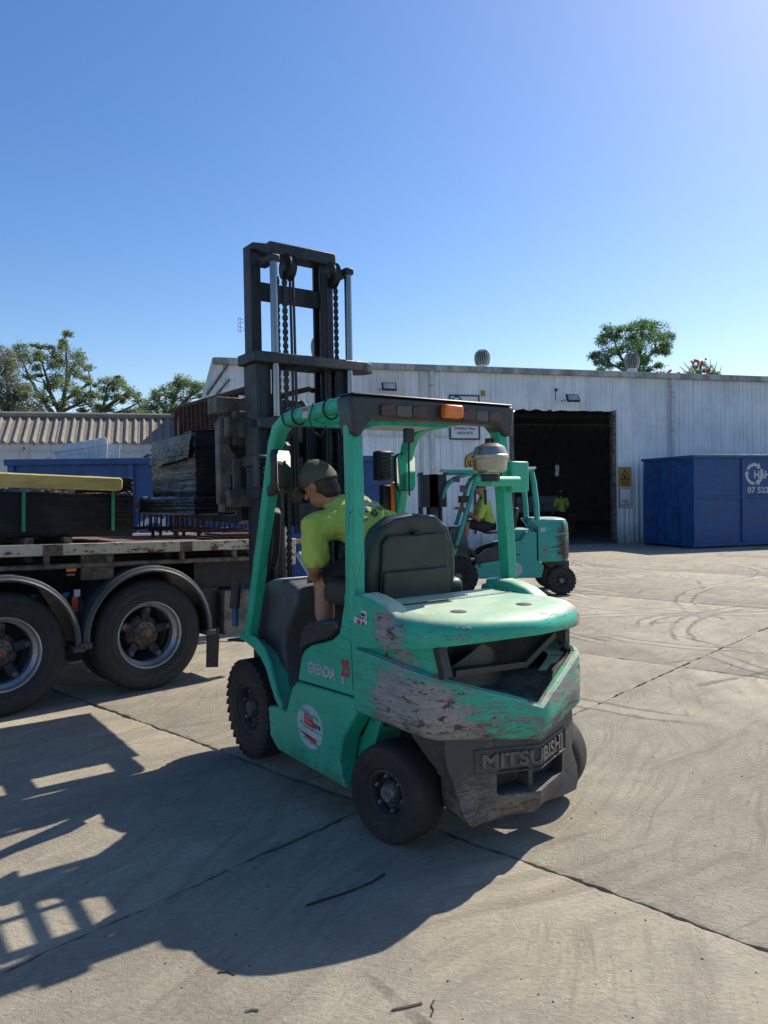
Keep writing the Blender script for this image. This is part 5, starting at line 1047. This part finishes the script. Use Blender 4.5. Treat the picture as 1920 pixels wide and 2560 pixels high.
ys = MB().prism([(-3.6, 1.885), (-3.6, 2.005), (-.26, 1.962), (-.232, 1.945), (-.236, 1.862), (-.26, 1.842)], 'y', .06, .14).build('yellow_panel', m_foam, None, bevel=.012); ys.location = T0; ys.rotation_euler = (0, .028, TA)
for v in ys.data.vertices: v.co.z -= .005
tag(ys, 'dirty yellow padded slab lying along the top of the wrapped stack', 'slab')
ys2 = None
# rusty stillage on the deck
rs = empty('steel_stillage', T0, TA, 'rusty steel stillage with many thin bars standing on the trailer deck', 'stillage'); rs.rotation_euler = (0, .028, TA)
for yy in (.62, 1.2, 1.8):
    MB().tube([(.50, yy, 1.455), (1.48, yy, 1.455)], .018, 8).build('bottom_rail', m_rust, rs, smooth=50); MB().tube([(.50, yy, 1.70), (1.48, yy, 1.70)], .02, 8).build('top_rail', m_rust, rs, smooth=50)
    for k in range(15):
        xx = .53 + k * .065 + random.uniform(-.012, .012); MB().tube([(xx, yy, 1.455), (xx + random.uniform(-.012, .012), yy, 1.70)], .010, 5).build('bar', m_rust, rs)
    for xx in (.56, .92, 1.10, 1.44): MB().bb(xx - .014, xx + .014, yy - .014, yy + .014, 1.366, 1.455).build('foot', m_rust, rs)
for xx in (.50, 1.48): MB().tube([(xx, .62, 1.70), (xx, 1.8, 1.70)], .018, 6).build('cross_rail', m_rust, rs, smooth=50)
MB().bb(.45, 1.5, .55, 1.9, 1.725, 1.76).build('tray', m_rust, rs)
for k, zz in enumerate((1.372, 1.392, 1.412)):
    pl = MB().bb(.70 + .05 * k, 1.50, .15, .50, zz, zz + .016).build('steel_plate', m_rust, None); pl.location = T0; pl.rotation_euler = (0, .028, TA); tag(pl, ('bottom', 'middle', 'top')[k] + ' of three flat rusty plates stacked on the deck beside the stillage', 'plate', 'flat plates on the deck')

# ------------------------------------------------------------------ the far forklift
fb = empty('forklift', (3.06, 13.70, 0), math.pi, 'faded green forklift with rust patches driven past the shed doorway', 'forklift')
BODY = [(.42, .62), (.42, 1.10), (.60, 1.10), (.72, .93), (1.02, .88), (1.06, .62), (1.50, .55), (1.50, .30), (.35, .30), (.30, .50)]
def bside(s):
    MB().prism(BODY, 'y', s * .42, s * .57).build('side_panel', m_green_b, fb, bevel=.015)
    MB().prism([(1.06, .62), (1.02, .88), (1.30, .80), (1.48, .66), (1.50, .56)], 'y', s * .40, s * .56).build('step_panel', m_plast_dk, fb, bevel=.015)
    path = [(1.86, .72), (1.60, 1.55), (1.50, 1.90), (1.44, 2.03), (1.32, 2.12), (1.18, 2.15)]
    MB().tube([(x_, s * .52, z_) for x_, z_ in path], .042, 6).build('front_pillar', m_green_b, fb, smooth=30)
    MB().tube([(x_, s * .50, z_) for x_, z_ in ((2.04, 1.70), (1.98, 1.88), (1.88, 1.99), (1.72, 2.08), (1.50, 2.13))], .030, 6).build('front_brace', m_green_b, fb, smooth=30)
    MB().tube([(x_, s * .50, z_) for x_, z_ in ((.40, 1.22), (.41, 1.55), (.45, 1.95), (.50, 2.18))], .05, 6).build('rear_pillar', m_green_b, fb, smooth=30)
    MB().bb(.45, 1.95, s * .47, s * .55, 2.13, 2.19).build('roof_rail', m_green_b, fb, bevel=.01)
    MB().prism([(2.20, .66), (2.12, .78), (1.95, .87), (1.75, .88), (1.56, .82), (1.45, .70), (1.40, .50), (1.43, .50), (1.48, .68), (1.58, .78), (1.76, .84), (1.94, .83), (2.09, .75), (2.17, .65)], 'y', s * .30, s * .59).build('mudguard', m_black, fb)
    MB().prism([(.32, 1.06), (.50, 1.30), (.36, 1.31), (.28, 1.31)], 'y', s * .45, s * .575).build('pillar_foot', m_green_b, fb)
both(bside)
MB().bb(.40, 2.02, -.46, .46, 2.192, 2.225).build('roof_panel', m_white, fb, bevel=.008)
for k in range(5): MB().bb(.5, 1.9, -.36 + .18 * k - .02, -.36 + .18 * k + .02, 2.13, 2.175).build('roof_bar', m_green_b, fb)
rings = []
for z_, k in ((.58, .96), (.66, 1.0), (1.05, 1.0), (1.22, .98), (1.30, .92), (1.325, .82)):
    rings.append([(.40 + (x_ - .40) * k, y_ * (.5 + .5 * k), z_) for x_, y_ in ((.40, .585), (.1, .585), (-.06, .56), (-.15, .46), (-.195, .25), (-.20, 0), (-.195, -.25), (-.15, -.46), (-.06, -.56), (.1, -.585), (.40, -.585))])
MB().loft(rings).build('counterweight', m_green_b, fb, smooth=35)
MB().prism([(-.17, .578), (-.17, .42), (-.10, .36), (.05, .40), (.22, .56), (.30, .578)], 'y', -.40, .40).build('lower_casting', m_cw_black, fb)
MB().bb(.42, .95, -.41, .41, .9, 1.14).build('hood', m_green_b, fb, bevel=.03); MB().bb(.5, 1.7, -.40, .40, .32, .60).build('chassis', m_black, fb)
MB().prism([(1.55, .60), (1.62, 1.05), (1.72, 1.20), (1.90, 1.20), (1.98, 1.0), (1.95, .60)], 'y', -.42, .44).build('dash_cowl', m_plast, fb, bevel=.03)
MB().bb(.80, 1.30, -.24, .26, 1.06, 1.12).build('seat_cushion', m_seat, fb, bevel=.03); MB().prism([(.74, 1.10), (.66, 1.50), (.74, 1.53), (.86, 1.12)], 'y', -.24, .26).build('seat_back', m_seat, fb, bevel=.03)
cS = Vector((1.50, .02, 1.42)); nS = Vector((-.6, 0, .8)); b2 = nS.cross(a_)
MB().tube([cS + a_ * (.17 * math.cos(t)) + b2 * (.17 * math.sin(t)) for t in [2 * math.pi * k / 24 for k in range(25)]], .014, 6).build('steering_wheel', m_black, fb, smooth=60); MB().tube([(1.72, .02, 1.15), cS], .025, 8).build('steering_column', m_black, fb)
wheel(fb, 0, .49, .25, .20, .125, 1, 22); wheel(fb, 0, -.49, .25, .20, .125, -1, 22); wheel(fb, 1.79, .47, .345, .24, .17, 1, 24); wheel(fb, 1.79, -.47, .345, .24, .17, -1, 24)
for s in (1, -1):
    MB().bb(2.10, 2.26, s * .30, s * .40, .08, 2.13).build('mast_upright', m_mast, fb, bevel=.006); MB().bb(2.14, 2.28, s * .21, s * .298, .10, 2.10).build('inner_upright', m_mast2, fb); MB().tube([(2.06, s * .24, .3), (2.06, s * .24, 1.95)], .035, 10).build('lift_cylinder', m_mast2, fb)
    MB().bb(2.44, 2.50, s * .30 - .06, s * .30 + .06, .06, .55).bb(2.44, 3.4, s * .30 - .06, s * .30 + .06, .06, .10).build('fork', m_mast, fb)
for z0 in (2.04, 1.1, .2): MB().bb(2.12, 2.24, -.298, .298, z0, z0 + .09).build('mast_tie', m_mast, fb)
for yy in [-.45 + .1 * k for k in range(10)]: MB().bb(2.38, 2.42, yy - .014, yy + .014, .5, 2.12).build('load_guard_bar', m_mast, fb)
MB().bb(2.37, 2.43, -.5, .5, 2.10, 2.16).bb(2.37, 2.43, -.5, .5, .3, .42).build('load_guard', m_mast, fb); MB().bb(1.96, 2.42, -.4, .4, 1.55, 2.12).build('lifted_box', m_mast2, fb)
MB().bb(1.60, 1.78, .56, .62, 1.62, 1.74).build('work_lamp', m_black, fb, bevel=.01); MB().bb(1.74, 1.78, .56, .62, 1.64, 1.72).build('marker_lamp', m_orange, fb); MB().bb(1.30, 1.33, .56, .72, 1.58, 1.84).build('mirror', m_black, fb, bevel=.01)
MB().bb(1.62, 1.74, .50, .58, 1.80, 1.92).build('work_lamp', m_plate, fb, bevel=.012); MB().bb(1.74, 1.84, .44, .54, 1.98, 2.08).build('head_lamp', m_plate, fb, bevel=.012); MB().bb(2.06, 2.09, .45, .58, 1.50, 1.76).build('mirror', m_black, fb, bevel=.01)
MB().bb(.72, .95, .35, .572, .70, .72).build('step_edge', m_black, fb); sk = MB().bb(.88, .98, .5705, .572, .70, .78).build('hazard_label', m_yel, fb)
MB().lathe([(.12, .5705), (.12, .572)], (.80, 0, .45), 'y', 28).build('round_sticker', m_print, fb); MB().bb(.28, .36, .5855, .5868, 1.10, 1.17).build('maker_label', m_print, fb)
text('lettering', '30', .07, m_redtape, fb, (.29, .587, .78), XL, YD, .004)

# ------------------------------------------------------------------ people
def frame(fwd, up=(0, 0, 1)):
    f = Vector(fwd).normalized(); u = Vector(up); l = u.cross(f).normalized(); u = f.cross(l); return Matrix((f, l, u)).transposed()
def remesh(o, vox, it=3):
    r_ = o.modifiers.new('remesh', 'REMESH'); r_.mode = 'VOXEL'; r_.voxel_size = vox; r_.use_smooth_shade = True
    s_ = o.modifiers.new('smooth', 'SMOOTH'); s_.factor = .5; s_.iterations = it; return o
def hand(m, wrist, tip, palm_n, k=1.0):
    w_, t = Vector(wrist), Vector(tip); d = (t - w_).normalized(); n = Vector(palm_n); n = (n - d * n.dot(d)).normalized(); sd = d.cross(n)
    c = w_ + d * .05 * k; m.capsule(w_, c + d * .03 * k, .030 * k, .036 * k, 10, .55, sd)
    for i, (off, ln) in enumerate(((-.030, .062), (-.010, .075), (.011, .070), (.030, .055))):
        b = w_ + d * .085 * k + sd * off * k; q1 = b + d * ln * .45 * k + n * .012 * k; q2 = q1 + d * ln * .30 * k + n * .035 * k; m.capsule(b - d * .02 * k, q1, .0115 * k, .0105 * k, 8); m.capsule(q1, q2, .0105 * k, .009 * k, 8)
    b = w_ + d * .03 * k - sd * .030 * k; q = b + d * .035 * k - sd * .028 * k + n * .015 * k; m.capsule(b, q, .014 * k, .012 * k, 8); m.capsule(q, q + d * .03 * k + n * .015 * k, .012 * k, .010 * k, 8)
def person(name, label, J, face, top_m, leg_m, k=1.0, up=(0, 0, 1), cap=True, long_legs=False, vox=.011, hair=True, base=None):
    """J: joints in world space. One continuous skin body; clothes, hair and cap are worn over it."""
    B = Vector(base) if base else Vector((J['pelvis'][0], J['pelvis'][1], 0)); p = empty(name, B, 0, label, 'person')
    j = {a: Vector(b) - B for a, b in J.items()}; H = frame(face, up); hd = j['head']
    sd = (j['sl'] - j['sr']).normalized(); b = MB()
    b.ball(hd + H @ Vector((-.005, 0, .015)) * k, (.098 * k, .078 * k, .115 * k), 16, 12, H); b.ball(hd + H @ Vector((.030, 0, -.060)) * k, (.062 * k, .056 * k, .062 * k), 12, 10, H)
    b.capsule(hd + H @ Vector((.092, 0, .012)) * k, hd + H @ Vector((.112, 0, -.022)) * k, .011 * k, .016 * k, 8)
    b.ball(hd + H @ Vector((.086, 0, .034)) * k, (.018 * k, .055 * k, .014 * k), 10, 6, H); b.ball(hd + H @ Vector((.085, 0, -.060)) * k, (.016 * k, .030 * k, .013 * k), 10, 6, H)
    for s in (1, -1): b.ball(hd + H @ Vector((-.005, s * .080, -.005)) * k, (.022 * k, .012 * k, .034 * k), 8, 6, H)
    b.capsule(j['neck'] - (hd - j['neck']) * .25, hd + H @ Vector((-.02, 0, -.06)) * k, .060 * k, .055 * k)
    chest = j['neck'].lerp(j['pelvis'], .30); mid = j['neck'].lerp(j['pelvis'], .62)
    b.capsule(chest, mid, .155 * k, .135 * k, 16, .68, sd); b.capsule(mid, j['pelvis'], .135 * k, .15 * k, 16, .75, sd)
    for s in ('l', 'r'):
        b.capsule(chest, j['s' + s], .10 * k, .062 * k); b.capsule(j['s' + s], j['e' + s], .056 * k, .042 * k); b.capsule(j['e' + s], j['w' + s], .042 * k, .028 * k)
        t = j['w' + s] + (j['w' + s] - j['e' + s]).normalized() * .1; hand(b, j['w' + s], J.get('t' + s, None) and (Vector(J['t' + s]) - B) or t, (0, 0, -1) if abs((t - j['w' + s]).normalized().z) < .8 else (1, 0, 0), k)
        b.capsule(j['pelvis'], j['h' + s], .12 * k, .10 * k); b.capsule(j['h' + s], j['k' + s], .095 * k, .062 * k); b.capsule(j['k' + s], j['a' + s], .060 * k, .040 * k)
        kn = j['k' + s]; an_ = j['a' + s]; b.capsule(kn.lerp(an_, .2), kn.lerp(an_, .42), .058 * k, .058 * k)
        b.capsule(j['a' + s] + Vector((0, 0, -.02)), j['f' + s], .042 * k, .036 * k)
    remesh(b.build('body', m_skin, p, recalc=True), vox, 3)
    c = MB(); g_ = 1.14
    c.capsule(chest, mid, .168 * k, .152 * k, 18, .74, sd); c.capsule(mid, j['pelvis'].lerp(mid, .12), .152 * k, .162 * k, 18, .80, sd); c.capsule(j['neck'].lerp(chest, .12), chest, .085 * k, .15 * k, 14, .75, sd)
    for s in ('l', 'r'): c.capsule(chest, j['s' + s], .115 * k, .082 * k); c.capsule(j['s' + s], j['s' + s].lerp(j['e' + s], .72), .076 * k, .078 * k)
    shirt = remesh(c.build('shirt', top_m, p), vox * 1.05, 4)
    dp = shirt.modifiers.new('folds', 'DISPLACE'); tx = bpy.data.textures.get('cloth_folds') or bpy.data.textures.new('cloth_folds', 'CLOUDS'); tx.noise_scale = .10; dp.texture = tx; dp.strength = .032 * k; dp.mid_level = .5
    MB().tube([j['neck'] + H @ Vector((.066 * math.cos(t), .066 * math.sin(t), -.01 + .015 * math.cos(t))) * k for t in [2 * math.pi * i / 20 for i in range(21)]], .014 * k, 6).build('collar', m_shorts, p, smooth=60)
    c = MB(); q = 1.0 if long_legs else .78
    c.capsule(j['pelvis'], j['pelvis'].lerp(mid, .3), .165 * k, .155 * k, 16, .82, sd)
    for s in ('l', 'r'):
        c.capsule(j['pelvis'], j['h' + s], .135 * k, .118 * k); c.capsule(j['h' + s], j['h' + s].lerp(j['k' + s], q), .112 * k, .085 * k)
        if long_legs: c.capsule(j['k' + s], j['k' + s].lerp(j['a' + s], .92), .078 * k, .068 * k)
    remesh(c.build('trousers' if long_legs else 'shorts', leg_m, p), vox * 1.05, 4)
    for s in ('l', 'r'):
        m = MB(); m.capsule(j['a' + s] + Vector((0, 0, .06)) * k, j['a' + s] + Vector((0, 0, -.03)) * k, .050 * k, .052 * k); m.capsule(j['a' + s] + Vector((0, 0, -.035)) * k, j['f' + s], .050 * k, .045 * k); remesh(m.build('boot', m_boot, p), vox, 2)
    if hair:
        m = MB(); m.ball(hd + H @ Vector((-.028, 0, .0)) * k, (.084 * k, .084 * k, .090 * k), 18, 12, H); m.ball(hd + H @ Vector((-.048, 0, -.060)) * k, (.056 * k, .066 * k, .058 * k), 14, 10, H); remesh(m.build('hair', m_hair, p), vox * .8, 1)
    if cap:
        rings = []
        for i in range(8):
            ph = math.pi / 2 * i / 7.3; rings.append([hd + H @ Vector((-.006 + -.004 + .114 * math.cos(ph) * math.cos(t), .096 * math.cos(ph) * math.sin(t), .006 + .018 * math.cos(t) * (1 - math.sin(ph)) + .142 * math.sin(ph))) * k for t in [2 * math.pi * q_ / 28 for q_ in range(28)]])
        cp = MB().loft(rings).build('cap', m_cap, p, smooth=60)
        br = []
        for zz_ in (.040, .048):
            br.append([hd + H @ Vector((.085 + (.105 * math.cos(t) if abs(t) < 1.58 else 0), .082 * math.sin(t), zz_ - .012 - .035 * max(0, math.cos(t)) ** 2)) * k for t in [R(-90) + R(180) * q_ / 14 for q_ in range(15)]] + [hd + H @ Vector((.06, 0, zz_)) * k])
        MB().loft(br).build('brim', m_cap, cp, smooth=40); MB().ball(hd + H @ Vector((-.006, 0, .152)) * k, .009 * k, 8, 6).build('button', m_cap, cp)
        for s in (1, -1): MB().tube([hd + H @ Vector((.094, s * .05, .022)) * k, hd + H @ Vector((.06, s * .080, .024)) * k, hd + H @ Vector((-.02, s * .088, .02)) * k], .005 * k, 5).ball(hd + H @ Vector((.096, s * .032, .014)) * k, (.010 * k, .028 * k, .018 * k), 10, 6, H).build('sunglasses', m_black, p)
    return p, shirt
FM = Matrix.Translation(P0) @ Matrix.Rotation(FA, 4, 'Z')
def fl_(x, y, z): return tuple(FM @ Vector((x, y, z)))
fdir = FM.to_3x3()
p1, sh1 = person('person', 'forklift driver in lime shirt and dark cap leaning out over the near forklift', dict(
    head=fl_(.93, .355, 1.835), neck=fl_(.86, .285, 1.705), pelvis=fl_(.51, .03, 1.45), sl=fl_(.80, .46, 1.58), sr=fl_(.90, .10, 1.70), el=fl_(.80, .475, 1.345), er=fl_(1.10, -.02, 1.52), wl=fl_(.98, .36, 1.25), wr=fl_(1.05, .06, 1.42), tl=fl_(1.08, .32, 1.26), tr=fl_(.98, .10, 1.41),
    hl=fl_(.58, .14, 1.38), hr=fl_(.60, -.08, 1.38), kl=fl_(.955, .32, 1.235), kr=fl_(1.00, .0, 1.26), al=fl_(.90, .34, .74), ar=fl_(1.10, -.06, .80), fl=fl_(1.04, .35, .68), fr=fl_(1.25, -.08, .76)),
    fdir @ Vector((.90, .42, -.55)), m_lime, m_shorts, 1.10, up=fdir @ Vector((.25, .15, 1)), vox=.009, base=fl_(.6, .1, 0))
def stick(o, target):
    md = o.modifiers.new('wrap', 'SHRINKWRAP'); md.target = target; md.wrap_method = 'NEAREST_SURFACEPOINT'; md.wrap_mode = 'ABOVE_SURFACE'; md.offset = .004; return o
B1 = p1.location.copy()
def on_back(s_, size, q, off, fit=None, mat_=None):
    # writing runs across the shoulders, lines stacked down the spine
    nk, pv = Vector(fl_(.86, .285, 1.705)), Vector(fl_(.51, .03, 1.45)); down = (pv - nk).normalized(); across = (Vector(fl_(.90, .10, 1.70)) - Vector(fl_(.80, .46, 1.58))).normalized(); across = (across - down * across.dot(down)).normalized()
    nb_ = across.cross(-down); o_ = nk.lerp(pv, q) + across * off + nb_ * .14 - B1
    t_ = text('back_print', s_, size, mat_ or m_navy, p1, o_, across, -down, .002, fit=fit)
    bm = bmesh.new(); bm.from_mesh(t_.data); bmesh.ops.triangulate(bm, faces=bm.faces); bmesh.ops.subdivide_edges(bm, edges=[e for e in bm.edges if e.calc_length() > .02], cuts=2); bm.to_mesh(t_.data); bm.free()
    stick(t_, sh1)
on_back('METAL', .075, .30, .045, .20, m_print); on_back('RECYCLING', .045, .42, .045, .22, m_print); on_back('07 5228', .055, .53, .045, .20, m_navy)
nk, pv = Vector(fl_(.86, .285, 1.705)), Vector(fl_(.51, .03, 1.45)); down = (pv - nk).normalized(); ac = (Vector(fl_(.90, .10, 1.70)) - Vector(fl_(.80, .46, 1.58))).normalized(); ac = (ac - down * ac.dot(down)).normalized(); nb2 = ac.cross(-down)
for k in range(2):
    pts = []; c0 = nk.lerp(pv, .40) - ac * .10 + nb2 * .14 - B1
    m = MB(); pr = []
    for i in range(13):
        a = R(100 + 180 * k) - R(140) * i / 12; pr.append([c0 + (ac * math.cos(a) + -down * math.sin(a)) * r_ for r_ in (.038, .058)])
    m.loft(pr, closed=False, cap=False); stick(m.build('back_logo', m_navy, p1, recalc=False), sh1)
F2 = lambda x, y, z: (2.79 - x, 13.70 - y, z + (.07 if z > 1.4 else 0))
person('person', 'driver in lime polo and dark shorts seated on the far forklift', dict(
    head=F2(1.06, .06, 1.80), neck=F2(1.01, .05, 1.63), pelvis=F2(.90, .03, 1.20), sl=F2(1.02, .24, 1.55), sr=F2(1.02, -.14, 1.55), el=F2(1.12, .29, 1.32), er=F2(1.14, -.18, 1.33), wl=F2(1.37, .18, 1.42), wr=F2(1.38, -.10, 1.42), tl=F2(1.46, .16, 1.46), tr=F2(1.46, -.08, 1.46),
    hl=F2(.96, .13, 1.18), hr=F2(.96, -.08, 1.18), kl=F2(1.32, .20, 1.24), kr=F2(1.34, -.10, 1.24), al=F2(1.40, .22, .80), ar=F2(1.46, -.08, .82), fl=F2(1.54, .22, .74), fr=F2(1.6, -.08, .76)),
    (-.75, -.65, -.05), m_lime, m_shorts, .98, vox=.011)
F3 = lambda x, y, z: tuple(sh(x - .22, y + 3.4, z + .012))
person('person', 'worker in lime shirt standing with back turned inside the dark doorway', dict(
    head=F3(0, .03, 1.74), neck=F3(0, 0, 1.57), pelvis=F3(0, 0, 1.02), sl=F3(-.21, 0, 1.49), sr=F3(.21, 0, 1.49), el=F3(-.29, .02, 1.22), er=F3(.29, .02, 1.22), wl=F3(-.24, .2, 1.05), wr=F3(.24, .2, 1.05),
    hl=F3(-.1, 0, .96), hr=F3(.1, 0, .96), kl=F3(-.12, .02, .53), kr=F3(.12, .02, .53), al=F3(-.13, -.02, .10), ar=F3(.13, -.02, .10), fl=F3(-.14, .15, .05), fr=F3(.14, .15, .05)),
    Vector(sh(0, 1)) - Vector(sh(0, 0)), m_lime, m_shorts, 1.0, vox=.013, cap=False)
F4 = lambda x, y, z: (-1.50 + x, 10.3 + y, z)
m_silver = mottled('reflective_tape', (.55, .55, .55), (.65, .65, .64), 4, .4, .2, .05, 60)
p4, s4 = person('person', 'worker in orange hi-vis shirt beyond the trailer, seen between the mast uprights', dict(
    head=F4(.08, 0, 1.60), neck=F4(.0, .0, 1.46), pelvis=F4(-.05, 0, .92), sl=F4(-.0, .20, 1.38), sr=F4(.0, -.20, 1.38), el=F4(.10, .24, 1.12), er=F4(.12, -.22, 1.12), wl=F4(.32, .18, 1.15), wr=F4(.34, -.14, 1.18),
    hl=F4(-.05, .10, .88), hr=F4(-.05, -.10, .88), kl=F4(0, .12, .48), kr=F4(0, -.12, .48), al=F4(-.04, .12, .09), ar=F4(-.04, -.12, .09), fl=F4(.12, .12, .05), fr=F4(.12, -.12, .05)),
    (1, -.1, -.15), m_hvor, m_shorts, .98, vox=.013, long_legs=True)
for zz_ in (1.26, 1.08): MB().lathe([(.185, zz_ - .022), (.185, zz_ + .022)], (.03, 0, 0), 'z', 28, cap=False).build('reflective_band', m_silver, p4, smooth=60)

# ------------------------------------------------------------------ litter on the concrete
def gpt(x, y, z=0.0):
    r_ = fw_ * 1900 + cr * (x - 960) - cu * (y - 1280); return Vector((0, 0, 1.76)) + r_ * ((z - 1.76) / r_.z)
def litter(name, label, pts, r_, mat_, cat, flat=.5):
    P_ = [gpt(x, y, r_ * flat) for x, y in pts]; b = P_[0].copy(); b.z = 0; o = MB().tube([p - b for p in P_], r_, 6, flat, (1, 0, 0)).build(name, mat_, None, smooth=60); o.location = b; tag(o, label, cat); return o
litter('rubber_strip', 'long dark rubber strip lying in the forklift shadow', [(766, 2264), (800, 2252), (870, 2230), (930, 2205), (962, 2184)], .007, m_rubber, 'strip')
litter('dark_stick', 'straight dark stick on the sunlit concrete at the bottom edge', [(980, 2525), (1015, 2518), (1055, 2508)], .006, m_ink, 'stick')
litter('wire_scrap', 'curled black wire scrap beside the stick at the bottom edge', [(1078, 2540), (1084, 2525), (1078, 2515), (1086, 2500)], .004, m_ink, 'scrap')
litter('bark_scrap', 'small brown bark scrap on the concrete at lower left', [(545, 2430), (570, 2428), (588, 2436)], .006, m_boot, 'scrap')
litter('metal_scrap', 'bent metal scrap near the bottom edge left of the stick', [(615, 2528), (632, 2524), (646, 2526)], .006, m_plate, 'scrap')
rn = random.Random(5); m = MB()
for k in range(700):
    q = rn.random(); y_ = .9 + 14 * q * q; x_ = rn.uniform(-.62, .62) * y_ + rn.uniform(-.2, .2); s = rn.uniform(.0009, .0026) * (1 + q); M3 = Matrix.Rotation(rn.uniform(0, 6), 3, 'Z')
    m.box((x_, y_, s * .3), (s * 2, s * rn.uniform(.8, 2), s * 1.2), M3 @ Matrix.Rotation(rn.uniform(-.5, .5), 3, 'X'))
gr = m.build('grit', m_joint, None, recalc=False); gr['kind'] = 'stuff'; gr['label'] = 'loose grit and chips scattered over the concrete'; gr['category'] = 'grit'
